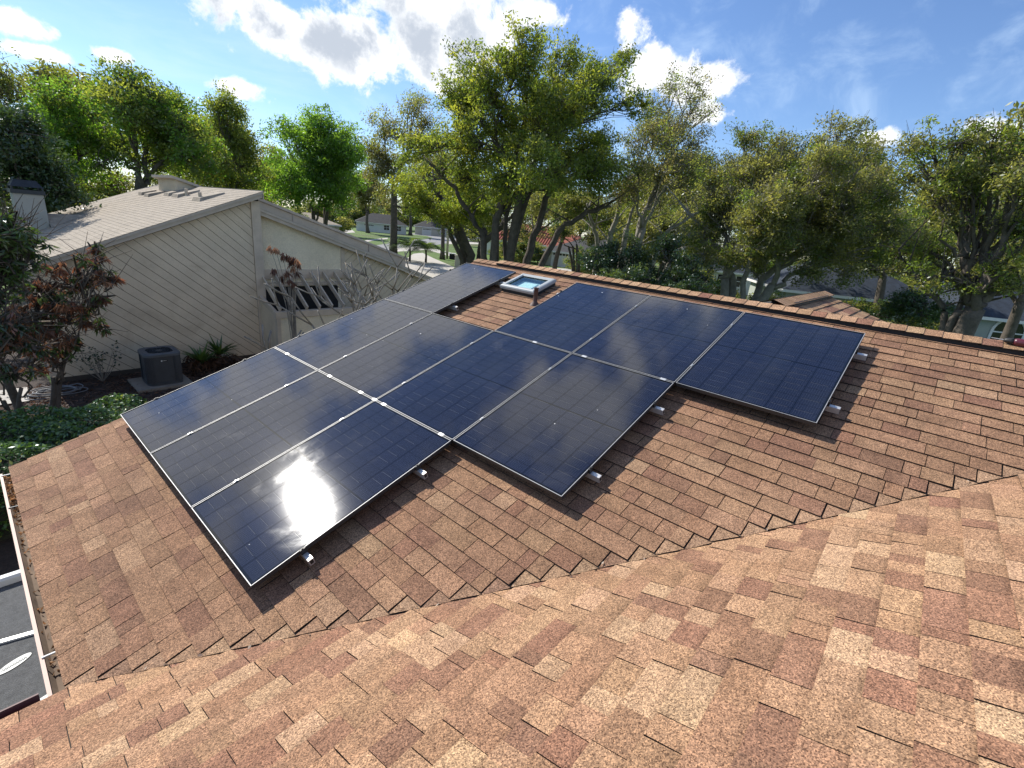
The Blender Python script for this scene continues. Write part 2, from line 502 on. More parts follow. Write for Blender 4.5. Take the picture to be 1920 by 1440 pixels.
# edge thickness under eave and rake
deck.prism([main_pt(-0.2, 0, -.02), main_pt(-0.2, T_RIDGE, -.02), main_pt(-0.2, T_RIDGE, -.13), main_pt(-0.2, 0, -.13)], (0, -.03, 0))
roof = hpart(deck, 'roof', [M['deck']])
walls = MB()
walls.box((-0.6, -12, GROUND), (11, -0.12, -0.62))
walls.prism([(-0.6, -0.12, -0.62), (11, -0.12, -0.62), (11, -0.12, -0.4), (XR, -0.12, ZR - .2), (-0.6, -0.12, -0.5)], (0, -0.1, 0))
walls.box((-6, -12, GROUND), (-0.6, -3.6, -0.75))
hpart(walls, 'wall', [M['house_wall']])

# ---- shingles -----------------------------------------------------
TAN, MID, BRN, RED, PALE = (0.39, 0.255, 0.155), (0.31, 0.194, 0.117), (0.21, 0.120, 0.080), (0.245, 0.132, 0.089), (0.46, 0.33, 0.205)
def pick(pal, wts, jit=0.10):
    c = np.array(pal[RNG.choice(len(pal), p=wts)])
    return c * (1 + RNG.uniform(-jit, jit)) * (1 + RNG.uniform(-0.03, 0.03, 3))
PIECES = []          # (kind, top polygon rows, ...)
def clip(poly, a, b, c):      # keep a*s+b*t<=c
    out = []
    for i in range(len(poly)):
        p, q = poly[i], poly[(i + 1) % len(poly)]
        dp, dq = a * p[0] + b * p[1] - c, a * q[0] + b * q[1] - c
        if dp <= 0: out.append(p)
        if dp * dq < 0:
            k = dp / (dp - dq)
            out.append((p[0] + k * (q[0] - p[0]), p[1] + k * (q[1] - p[1])))
    return out
def piece(fn_pt, poly, t0, t1, hb, tint, band=None, lift=None, rect=True):
    """one shingle tab: polygon in roof coordinates, butt height hb, optional printed shadow band and lifted end"""
    PIECES.append((fn_pt, poly, t0, t1, hb, tuple(tint), band, lift, rect))
def hgt(t, t0, t1, hb):
    k = (t - t0) / max(t1 - t0, 1e-6)
    return hb + (-.0075 - hb) * min(max(k, 0), 1.0)
def emit(mb, P):
    fp, poly, t0, t1, hb, tint, band, lift, rect = P
    n = len(poly)
    sx_ = [p[0] for p in poly]; smax, smin = max(sx_), min(sx_)
    def hh(p):
        h = hgt(p[1], t0, t1, hb)
        if lift: h += lift * ((p[0] - smin) / (smax - smin + 1e-6)) ** 2
        return h
    if rect and band is not None:
        (s0, _), (s1, _) = poly[0], poly[1]
        tm = t0 + band[0] * (t1 - t0)
        pts = [(s0, t0), (s1, t0), (s1, tm), (s0, tm), (s1, t1), (s0, t1)]
        top = [fp(*p, hh(p)) for p in pts]
        b = len(mb.v)
        mb.tint = tint
        mb.add(top[:4], [(0, 1, 2, 3)], 0)
        dk = tuple(c * band[1] for c in tint)
        mb.v += [tuple(top[3]), tuple(top[2])]; mb.t += [tint, tint]
        mb.v += [tuple(top[4]), tuple(top[5])]; mb.t += [dk, dk]
        mb.f.append((b + 4, b + 5, b + 6, b + 7)); mb.m.append(0)
    else:
        mb.tint = tint
        mb.add([fp(*p, hh(p)) for p in poly], [tuple(range(n))], 0)
        for k_ in range(n):
            mb.t[-1 - k_] = tuple(np.array(tint) * RNG.uniform(.90, 1.09))
    # cut edges
    b = len(mb.v)
    mb.tint = (0.03, 0.02, 0.015)
    mb.v += [tuple(fp(*p, hh(p))) for p in poly] + [tuple(fp(*p, -0.0125)) for p in poly]
    mb.t += [mb.tint] * (2 * n)
    for i in range(n):
        j = (i + 1) % n
        mb.f.append((b + j, b + i, b + n + i, b + n + j)); mb.m.append(1)

def main_field():
    nc = int(T_RIDGE / EXPO)
    for r in range(nc + 1):
        t0, t1 = r * EXPO, (r + 1) * EXPO + 0.012
        if t0 > T_RIDGE - .03: break
        t1 = min(t1, T_RIDGE)
        t0j = t0 + RNG.uniform(-.002, .002)
        send = valley_s(t0) - 0.022 - abs(RNG.normal(0, .008))
        s = -0.2 + (RNG.uniform(-.2, 0))
        while s < send - 0.02:
            w = RNG.choice([.10, .14, .18, .22, .27, .34], p=[.10, .18, .24, .22, .17, .09]) * RNG.uniform(.9, 1.1)
            e = min(s + w, send)
            if send - e < .09: e = send
            a = max(s, -0.2)
            if e - a > .01:
                tint = (pick([TAN, MID, BRN, RED, PALE], [.27, .45, .14, .10, .04], .10) * .55 + np.array([.315, .205, .132]) * .45) * np.array([.88, .825, .82])
                hb = RNG.choice([.0003, .0034], p=[.45, .55]) + RNG.uniform(-.0006, .0006)
                g_ = RNG.uniform(.0036, .0062) if RNG.rand() < .9 else .0006
                last = e == send
                band = (0.72, RNG.uniform(.66, .85)) if RNG.rand() < .35 else None
                piece(main_pt, [(a, t0j), (e - g_, t0j), (e - g_, t1), (a, t1)], t0j, t1, hb, tint, None if last else band, 0.003 * RNG.uniform(.0, 2.0) if last else None)
            s = e
        # lower leaf in the triangle between the tab end and the valley cut
        sv = valley_s(t1) - .022
        tint = pick([TAN, MID, BRN], [.3, .5, .2], .08) * .5 + np.array([.16, .105, .07])
        piece(main_pt, [(send + .004, t0), (send + .014, t0), (sv, t1), (send + .004, t1)], t0, t1, -.0015, tint, rect=False)
        if RNG.rand() < .3:     # loose corner flap lying on that triangle
            q = RNG.uniform(.25, .6)
            piece(main_pt, [(send + .01, t0 + .045), (send + (sv - send) * q, t0 + (t1 - t0) * q + .01), (send + .015, t1 - .03)], t0, t1, -.003, tint * RNG.uniform(.85, 1.05), rect=False)
main_field()
def fore_field():
    nc = int(5.6 / EXPO)
    for r in range(nc):
        t0, t1 = r * EXPO, (r + 1) * EXPO + 0.012
        s = -3.2 + RNG.uniform(-.2, 0)
        ym0 = YE + FV[1] * t0; ym1 = YE + FV[1] * t1
        xv0, xv1 = valley_x(ym0), valley_x(ym1)
        while s < xv1:
            w = RNG.choice([.08, .115, .15, .18, .22, .28], p=[.10, .19, .26, .22, .15, .08]) * RNG.uniform(.9, 1.1)
            e = s + w
            tint = (pick([TAN, MID, BRN, RED, PALE], [.36, .22, .13, .13, .16], .09) * .72 + np.array([.36, .236, .150]) * .28) * np.array([.95, .905, .90])
            proud = RNG.rand() < .6
            hb = (.0048 if proud else .0008) + RNG.uniform(-.0006, .0006)
            g_ = RNG.uniform(.0028, .0050) if proud else .0010
            p = [(s + g_, t0), (e, t0), (e, t1), (s + g_, t1)]
            rect = True
            if e > xv0:
                # the courses are cut off along the valley
                k = (xv1 - xv0) / (t1 - t0)
                p = clip(p, 1, -k, xv0 - k * t0)
                rect = False
            if len(p) >= 3:
                band = (RNG.uniform(.55, .8), RNG.uniform(.52, .72)) if RNG.rand() < .55 else None
                piece(fore_pt, p, t0, t1, hb, tint, band, rect=rect)
            s = e
fore_field()
# wing beyond the ridge
WY, WZ, WX1 = -4.75, 1.74, 8.91
WT = math.radians(18.0)
def wing_pt(s, t, h=0.0):
    return np.array([s, WY - (3.0 - t) * math.cos(WT), WZ - (3.0 - t) * math.sin(WT)]) + h * np.array([0, -math.sin(WT), math.cos(WT)])
for r in range(20):
    t0, t1 = r * .15, (r + 1) * .15 + .01
    s = XR + .16
    while s < WX1:
        e = min(s + RNG.uniform(.18, .42), WX1)
        piece(wing_pt, [(s, t0), (e - .002, t0), (e - .002, min(t1, 3)), (s, min(t1, 3))], t0, t1, RNG.choice([.002, .007]), pick([TAN, MID, BRN, RED], [.4, .36, .12, .12], .08), None)
        s = e
wd = MB()
wd.add([wing_pt(XR + .15, 0, -.013), wing_pt(WX1, 0, -.013), wing_pt(WX1, 3, -.013), wing_pt(XR + .15, 3, -.013)], [(0, 1, 2, 3)])
bk = [(p[0], 2 * WY - p[1], p[2]) for p in (wing_pt(XR + .15, 3, -.013), wing_pt(WX1, 3, -.013), wing_pt(WX1, 0, -.013), wing_pt(XR + .15, 0, -.013))]
wd.add(bk, [(0, 1, 2, 3)])
hpart(wd, 'wing_roof', [M['deck']])
ww = MB()
ww.prism([(8.7, WY - 2.6, GROUND), (8.7, WY + 2.6, GROUND), (8.7, WY + 2.6, WZ - 1.1), (8.7, WY, WZ - .15), (8.7, WY - 2.6, WZ - 1.1)], (-1, 0, 0))
hpart(ww, 'wing_wall', [M['house_wall']])

def build_pieces():
    w = []
    for P in PIECES:
        poly = np.array(P[1]); c = P[0](*poly.mean(0))
        d = c - CAM
        z = d @ C_F
        vis = z > .3 and abs(d @ C_R / z) < 1.1 and abs(d @ C_U / z) < .83
        x, y = poly[:, 0], poly[:, 1]
        area = abs(np.dot(x, np.roll(y, 1)) - np.dot(y, np.roll(x, 1))) / 2
        nrm = NM if P[0] is main_pt else fn
        w.append(area * abs(d @ nrm) / np.linalg.norm(d) ** 3 if vis else 0)
    order = np.argsort(-np.array(w))
    mats = [M['shingle'], M['asphalt_edge']]
    for i in order[:300]:
        mb = MB(); emit(mb, PIECES[i])
        hpart(mb, 'shingle', mats, roof, tint=True)
    mb = MB()
    for i in order[300:]:
        emit(mb, PIECES[i])
    tag(hpart(mb, 'shingle_field', mats, roof, tint=True), kind='stuff')
build_pieces()

# ridge vent and ridge caps
def ridge():
    for k in range(62):
        y0 = 0.2 - k * 0.142
        vent = y0 < -0.35
        z = ZR + (0.048 if vent else 0.010)
        mb = MB(); mb.tint = tuple(pick([TAN, MID, RED], [.55, .3, .15], .08) * 1.02)
        a = 0.135; dz = a * math.tan(S_)
        yb, ya = y0 - 0.142, y0 + 0.02
        lo, hi = 0.0, 0.007
        for sx in (-1, 1):
            mb.add([(XR, ya, z + lo), (XR, yb, z + hi), (XR + sx * a, yb, z - dz + hi), (XR + sx * a, ya, z - dz + lo)], [(0, 1, 2, 3) if sx < 0 else (3, 2, 1, 0)], 0)
            mb.tint_, t_ = None, mb.tint
            mb.add([(XR, yb, z + hi), (XR, yb, z + hi - .012), (XR + sx * a, yb, z - dz + hi - .012), (XR + sx * a, yb, z - dz + hi)], [(0, 1, 2, 3)], 1)
            mb.add([(XR + sx * a, ya, z - dz + lo), (XR + sx * a, yb, z - dz + hi), (XR + sx * a, yb, z - dz - .006), (XR + sx * a, ya, z - dz - .006)], [(0, 1, 2, 3)], 1)
        hpart(mb, 'ridge_cap', [M['shingle'], M['asphalt_edge']], roof, tint=True)
    for sx in (-1, 1):
        mb = MB()
        a0, a1 = 0.02, 0.122
        z0 = lambda a: ZR - a * math.tan(S_)
        mb.hexa([(XR + sx * a0, -.36, z0(a0)), (XR + sx * a1, -.36, z0(a1)), (XR + sx * a1, -8.6, z0(a1)), (XR + sx * a0, -8.6, z0(a0)),
                 (XR + sx * a0, -.36, z0(a0) + .044), (XR + sx * a1, -.36, z0(a1) + .040), (XR + sx * a1, -8.6, z0(a1) + .040), (XR + sx * a0, -8.6, z0(a0) + .044)])
        hpart(mb, 'ridge_vent', [M['black']], roof)
    # wing ridge caps and its vent
    for k in range(24):
        x0 = XR + .10 + k * .146
        if x0 > WX1 - .1: break
        mb = MB(); mb.tint = tuple(pick([TAN, MID], [.6, .4], .06) * 1.05)
        z = WZ + .045; a = .15; dz = a * math.tan(WT)
        for sy in (-1, 1):
            mb.add([(x0, WY, z), (x0 + .16, WY, z - .004), (x0 + .16, WY + sy * a, z - dz - .004), (x0, WY + sy * a, z - dz)], [(0, 1, 2, 3) if sy > 0 else (3, 2, 1, 0)], 0)
            mb.add([(x0, WY + sy * a, z - dz), (x0 + .16, WY + sy * a, z - dz - .004), (x0 + .16, WY + sy * a, z - dz - .012), (x0, WY + sy * a, z - dz - .01)], [(0, 1, 2, 3)], 1)
        hpart(mb, 'ridge_cap', [M['shingle'], M['asphalt_edge']], roof, tint=True)
    mb = MB(); mb.box((XR + .6, WY - .135, WZ - .05), (WX1 - .45, WY + .135, WZ + .004)); hpart(mb, 'ridge_vent', [M['black']], roof)
ridge()

# ---- gutter -------------------------------------------------------
def gutter():
    mb = MB()
    z = OM[2] - .035
    prof = [(.045, z), (.045, z - .10), (-.03, z - .10), (-.074, z - .055), (-.074, z - .002), (-.054, z - .002), (-.054, z - .05), (-.028, z - .088), (.034, z - .088), (.034, z)]
    y0, y1 = 0.16, -3.06
    n = len(prof)
    v = [(XE + x, y, zz) for y in (y0, y1) for x, zz in prof]
    for i in range(n):
        j = (i + 1) % n
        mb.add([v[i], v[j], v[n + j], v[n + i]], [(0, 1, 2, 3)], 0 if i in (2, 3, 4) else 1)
    g_ = hpart(mb, 'gutter', [M['gutter'], M['gutter_in']])
    for k, y in enumerate((.1, -.62, -2.72)):
        mb = MB(); mb.obox((XE - .028, y, z + .003), ((1, 0, 0), (0, 1, 0), (0, 0, 1)), (.036, .005, .003))
        hpart(mb, 'gutter_hanger', [M['white_paint'] if k % 2 == 0 else M['dark_metal']], g_)
    # fallen leaves caught in the far end
    q, t = [], []
    for _ in range(420):
        y = .12 - abs(RNG.normal(0, .32)) if RNG.rand() < .8 else RNG.uniform(-3, .1)
        c = np.array([XE - .025 + RNG.uniform(-.022, .022), y, z - .075 + RNG.uniform(0, .06) * (1 if y > -.5 else .15)])
        a = RNG.normal(0, 1, 3); a /= np.linalg.norm(a); b = np.cross(a, RNG.normal(0, 1, 3)); b /= np.linalg.norm(b)
        L, W = RNG.uniform(.012, .024), RNG.uniform(.005, .01)
        q.append([c - a * L, c + b * W, c + a * L, c - b * W]); t.append(np.array((.30, .19, .11)) * RNG.uniform(.4, 1.7))
    lf = quads_mesh('gutter_leaves', np.array(q), M['leaf_dry'], np.array(t))
    tag(lf, 'dry leaf litter caught in the far end of the pale gutter', 'leaves', kind='stuff')
    # gutter of the lower wing, maroon
    mb = MB()
    zf = OF[2] - .03
    mb.box((-3.2, YE + .012, zf - .12), (-0.99, YE + .022, zf - .02))
    mb.box((-3.2, YE + .022, zf - .125), (-0.99, YE + .11, zf - .115))
    mb.box((-3.2, YE + .11, zf - .125), (-0.99, YE + .12, zf - .01))
    hpart(mb, 'lower_gutter', [M['maroon']])
gutter()

# ------------------------------------------------------------------ solar panels
PW, PH, PU, PV = 1.141, 1.729, 1.154, 1.742
ROT = Matrix(((MU[0], MV[0], NM[0]), (MU[1], MV[1], NM[1]), (MU[2], MV[2], NM[2])))
def panel_proto():
    root = bpy.data.objects.new('solar_panel', None)
    link(root)
    L = .0052
    fr = MB()
    for lo, hi in (((0, 0, -.035), (PW, L, 0)), ((0, PH - L, -.035), (PW, PH, 0)), ((0, L + .0005, -.035), (L, PH - L - .0005, -.0005)), ((PW - L, L + .0005, -.035), (PW, PH - L - .0005, -.0005))):
        fr.box(lo, hi)
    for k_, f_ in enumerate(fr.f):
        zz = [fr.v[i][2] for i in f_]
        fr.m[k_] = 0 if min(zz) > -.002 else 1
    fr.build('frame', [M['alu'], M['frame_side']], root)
    lm = MB(); lm.box((L + .0005, L + .0005, -.012), (PW - L - .0005, PH - L - .0005, -.0055))
    lm.build('laminate', [M['laminate']], root)
    cm = MB(); cm.box((-.0897, -.0447, -.0004), (.0897, .0447, .0004))
    me = cm.mesh('cell', [M['cell']])
    for c in range(6):
        for r in range(18):
            o = link(bpy.data.objects.new('cell', me), root)
            o.location = (.0185 + .184 * (c + .5), .023 + .0928 * (r + .5) + (.012 if r >= 9 else 0), -.0050)
    return root
def panel_world(i, j):
    m = ROT.to_4x4()
    m.translation = Vector(i * PU * MU + j * PV * MV + .0065 * MU + .0065 * MV)
    return m
PANELS = [((0, 0), 'solar panel in lowest row at the gable end, above the air conditioner'),
          ((1, 0), 'grey-sheened solar panel in lowest row, middle of the three'),
          ((2, 0), 'solar panel in lowest row with the blinding sun reflection'),
          ((0, 1), 'solar panel in middle row at the gable end, beside the bare branches'),
          ((1, 1), 'solar panel in middle row just below the bare skylight gap'),
          ((2, 1), 'solar panel in middle row, third from the gable end'),
          ((3, 1), 'dark blue solar panel in middle row, nearest to the valley'),
          ((0, 2), 'lone solar panel beside the skylight at the gable end of the ridge'),
          ((2, 2), 'solar panel in top row directly beside the vent pipe'),
          ((3, 2), 'solar panel in top row between two others, near the ridge'),
          ((4, 2), 'bright blue solar panel at right end of top row')]
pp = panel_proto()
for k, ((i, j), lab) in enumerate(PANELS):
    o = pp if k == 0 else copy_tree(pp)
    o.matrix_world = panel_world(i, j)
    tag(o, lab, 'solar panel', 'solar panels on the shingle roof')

def rails():
    runs = [(0, 0, 3, 'lowest row'), (1, 0, 4, 'middle row'), (2, 0, 1, 'lone panel by the skylight'), (2, 2, 5, 'top row')]
    for row, i0, i1, nm in runs:
        for k, v0 in enumerate((.36, 1.36)):
            root = empty('mounting_rail', i0 * PU * MU + (row * PV + v0) * MV)
            root.rotation_euler = ROT.to_euler()
            tag(root, '%s aluminium rail under the %s of solar panels' % ('lower' if k == 0 else 'upper', nm) if 'lone' not in nm else
                '%s aluminium rail under the %s' % ('lower' if k == 0 else 'upper', nm), 'rail', 'panel mounting rails')
            L = (i1 - i0) * PU
            r = MB()
            a, b = -.07, L + .085
            r.box((a, -.018, -.090), (b, .018, -.040)); r.build('rail', [M['alu_rail']], root)
            e = MB(); e.box((b + .0005, -.012, -.080), (b + .002, .012, -.050)); e.build('rail_end', [M['black_metal']], root)
            for q in np.arange(.12, L, 1.15):
                f_ = MB()
                f_.box((q - .02, -.055, -.123), (q + .02, -.0185, -.118)); f_.box((q - .02, -.0255, -.118), (q + .02, -.0185, -.045))
                f_.build('foot', [M['alu_rail']], root)
            for q in range(i1 - i0 + 1):
                c = MB(); x = q * PU
                c.box((x - .007, -.02, -.039), (x + .007, .02, .0035)); c.box((x - .0035, -.006, .0038), (x + .0035, .006, .010))
                c.build('clamp', [M['alu_rail'] if 0 < q < i1 - i0 else M['black_metal']], root)
rails()
# bright frame tags on the row joints
def row_joint_clips():
    for j, u in ((1, .38), (1, 1.42), (1, 2.30), (1, 2.46), (1, 3.32), (2, 2.95), (2, 3.62), (2, 4.50), (1, 2.05)):
        c = MB(); c.box((-.028, -.016, .0006), (.028, .016, .0030))
        o = c.build('grounding_clip', [M['alu_rail']])
        m = ROT.to_4x4(); m.translation = Vector(u * MU * 1.0 + j * PV * MV); o.matrix_world = m
        tag(o, 'small silver grounding clip on a joint between panel rows', 'clip', 'grounding clips on the panel joints')
row_joint_clips()

# ---- skylight, vent pipe, drill -------------------------------------
def skylight():
    s0, s1, t0, t1, H = 1.27, 1.90, 5.70, 6.22, .092
    root = empty('skylight', (0, 0, 0)); root.parent = house; root.matrix_parent_inverse = Matrix.Translation((0, 0, -GROUND))
    cb = MB()
    def ring(a, h0, h1, b=None):
        return None
    for (a0, b0, a1, b1) in ((s0, t0, s1, t0 + .05), (s0, t1 - .05, s1, t1), (s0, t0 + .0505, s0 + .05, t1 - .0505), (s1 - .05, t0 + .0505, s1, t1 - .0505)):
        cb.hexa([main_pt(*p, 0) for p in ((a0, b0), (a1, b0), (a1, b1), (a0, b1))] + [main_pt(*p, H - .03) for p in ((a0, b0), (a1, b0), (a1, b1), (a0, b1))])
    cb.build('curb', [M['dark_metal']], root)
    # rounded pale frame
    prof = [(-.012, H - .045), (-.014, H - .012), (-.004, H + .004), (.014, H + .010), (.05, H + .010), (.066, H - .004)]
    fr = MB()
    cor = [(s0, t0, 1, 1), (s1, t0, -1, 1), (s1, t1, -1, -1), (s0, t1, 1, -1)]
    rows = [[main_pt(c[0] + c[2] * d, c[1] + c[3] * d, h) for c in cor] for d, h in prof]
    for i in range(len(prof) - 1):
        for k in range(4):
            l = (k + 1) % 4
            fr.add([rows[i][k], rows[i][l], rows[i + 1][l], rows[i + 1][k]], [(0, 1, 2, 3)])
    fr.build('frame', [simple('grey_white_skylight_frame', (0.36, 0.38, 0.38), .45, 5, .08)], root)
    wl = MB()
    i0 = .055
    wl.add([main_pt(s0 + i0, t0 + i0, .004), main_pt(s1 - i0, t0 + i0, .004), main_pt(s1 - i0, t1 - i0, .004), main_pt(s0 + i0, t1 - i0, .004)], [(0, 1, 2, 3)])
    wl.hexa([main_pt(*p, .0042) for p in ((s0 + .18, t0 + .12), (s1 - .16, t0 + .12), (s1 - .16, t1 - .17), (s0 + .18, t1 - .17))] + [main_pt(*p, .05) for p in ((s0 + .2, t0 + .14), (s1 - .18, t0 + .14), (s1 - .18, t1 - .19), (s0 + .2, t1 - .19))])
    wl.build('light_shaft', [simple('pale_shaft', (0.86, 0.84, 0.79), .6, 5, .05)], root)
    m, g = material('tinted_skylight_glass')
    tr = g.n('ShaderNodeBsdfTransparent'); tr.inputs[0].default_value = (0.86, 0.96, 0.97, 1)
    gl = g.n('ShaderNodeBsdfGlossy', i_Roughness=.06); gl.inputs[0].default_value = (.75, .95, 1, 1)
    mx = g.n('ShaderNodeMixShader', i_0=.13)
    g.t.links.new(tr.outputs[0], mx.inputs[1]); g.t.links.new(gl.outputs[0], mx.inputs[2]); finish(g, mx)
    gm = MB()
    gm.hexa([main_pt(*p, H - .018) for p in ((s0 + .051, t0 + .051), (s1 - .051, t0 + .051), (s1 - .051, t1 - .051), (s0 + .051, t1 - .051))] +
            [main_pt(*p, H - .013) for p in ((s0 + .051, t0 + .051), (s1 - .051, t0 + .051), (s1 - .051, t1 - .051), (s0 + .051, t1 - .051))])
    gm.build('glass_pane', [m], root)
skylight()
def vent_pipe():
    mb = MB(); p = np.array([4.36, -2.06, 0]); z0 = main_pt(0, (p[0] - XE) / cS)[2]
    mb.lathe((p[0], p[1], z0), [(.075, -.03), (.06, .0), (.034, .03), (.030, .05), (.030, .205), (.034, .206), (.034, .225), (.026, .226), (.024, .16)], 18)
    hpart(mb, 'vent_pipe', [simple('rusty_brown_pipe', (.10, .055, .045), .6, 25, .4)], smooth=True)
vent_pipe()
def drill():
    base = np.array([XR - .05, -6.83, ZR + .066])
    root = empty('cordless_drill', base, 'maroon cordless drill lying on the ridge at the right edge', 'drill')
    ax = np.array([.05, 1.0, .02]); ax /= np.linalg.norm(ax)
    mr = simple('maroon_drill_body', (.10, .014, .024), .35, 8, .12, coat=.3)
    b = MB(); b.tube([ax * t for t in (-.20, -.17, -.08, -.01, .01)], [.022, .036, .038, .035, .026], 14); b.build('body', [mr], root, smooth=True)
    c = MB(); c.tube([ax * t for t in (.012, .03, .06, .075)], [.028, .027, .022, .012], 12); c.build('chuck', [M['black_metal']], root, smooth=True)
    d = MB(); d.tube([ax * t for t in (.076, .16)], [.005, .004], 8); d.build('bit', [M['alu']], root)
    h = MB(); hd = np.array([.75, -.25, -.10]); h.tube([ax * -.13, ax * -.13 + hd * .08, ax * -.14 + hd * .15], [.022, .019, .021], 10); h.build('handle', [M['black_metal']], root, smooth=True)
    k = MB(); cc = ax * -.14 + hd * .19; k.obox(cc, (hd / np.linalg.norm(hd), ax, np.cross(hd / np.linalg.norm(hd), ax)), (.03, .055, .035)); k.build('battery', [mr], root)
drill()

# ------------------------------------------------------------------ ground, street, yards
def sheet(name, pts, z, mat, thick=None):
    mb = MB()
    mb.add([(p[0], p[1], z) for p in pts], [tuple(range(len(pts)))])
    o = mb.build(name, [mat])
    me = o.data
    if me.polygons[0].normal.z < 0:
        me.flip_normals()
    return tag(o, kind='structure')
sheet('ground', [(-900, -900), (900, -900), (900, 900), (-900, 900)], GROUND, M['grass'])
sheet('mulch_bed', [(-8, 2.2), (14, 2.2), (14, 11.28), (0.25, 11.28), (0.25, 19), (-8, 19)], GROUND + .006, M['mulch'])
def pxpoly(l): return [on_z(x, y, GROUND) for x, y in l]
sheet('road', pxpoly([(690, 462), (740, 455), (790, 449.5), (812, 446.5), (800, 442.5), (776, 440), (770, 437.5), (800, 437.8), (832, 440.5), (862, 443), (905, 445), (905, 449), (862, 450), (846, 455), (820, 459), (796, 462), (760, 468), (700, 480)]), GROUND + .010, M['road'])
sheet('driveway', pxpoly([(775, 476), (792, 474), (812, 484), (852, 501), (846, 512), (800, 540), (760, 520), (740, 500)]), GROUND + .014, M['concrete'])
sheet('sidewalk', pxpoly([(740, 466), (798, 461), (815, 465.5), (845, 474), (880, 485.5), (935, 500), (930, 503), (876, 489.5), (836, 478.5), (800, 468.5), (745, 472)]), GROUND + .018, M['concrete'])
sheet('footpath', pxpoly([(676, 452), (700, 448.5), (727, 446), (727, 448), (702, 451), (684, 454.5)]), GROUND + .022, M['concrete'])
sheet('far_driveway', pxpoly([(626, 431), (660, 431), (666, 436), (640, 437.5)]), GROUND + .026, M['concrete'])
sheet('cross_walk', pxpoly([(840, 452), (900, 453.5), (960, 456), (960, 460), (890, 458), (838, 458)]), GROUND + .030, M['concrete'])
sheet('garage_drive', pxpoly([(1000, 512), (1030, 502), (1075, 505), (1100, 520), (1050, 560)]), GROUND + .034, M['concrete'])
sheet('side_walk_slab', [(-3.0, 9.95), (-0.28, 9.95), (-0.22, 11.15), (-3.0, 11.15)], GROUND + .045, M['concrete'])

def mulch_chips():
    n = 5200
    c = np.c_[RNG.uniform(-1.5, 4.2, n), RNG.uniform(6.2, 11.25, n), np.full(n, GROUND + .02) + RNG.uniform(0, .02, n)]
    a = RNG.normal(0, 1, (n, 3)); a[:, 2] *= .25; a /= np.linalg.norm(a, axis=1)[:, None]
    b = np.cross(a, RNG.normal(0, 1, (n, 3)) * [.4, .4, 1]); b /= np.linalg.norm(b, axis=1)[:, None]
    L = RNG.uniform(.02, .07, n)[:, None]; W = RNG.uniform(.006, .018, n)[:, None]
    V = np.stack([c - a * L - b * W, c - a * L + b * W, c + a * L + b * W, c + a * L - b * W], 1)
    t = np.array([.085, .052, .036]) * RNG.uniform(.35, 2.0, n)[:, None]
    o = quads_mesh('mulch_chips', V, M['leaf_dry'], t)
    tag(o, 'loose brown bark chips on the bed by the neighbouring wall', 'mulch', kind='stuff')
mulch_chips()

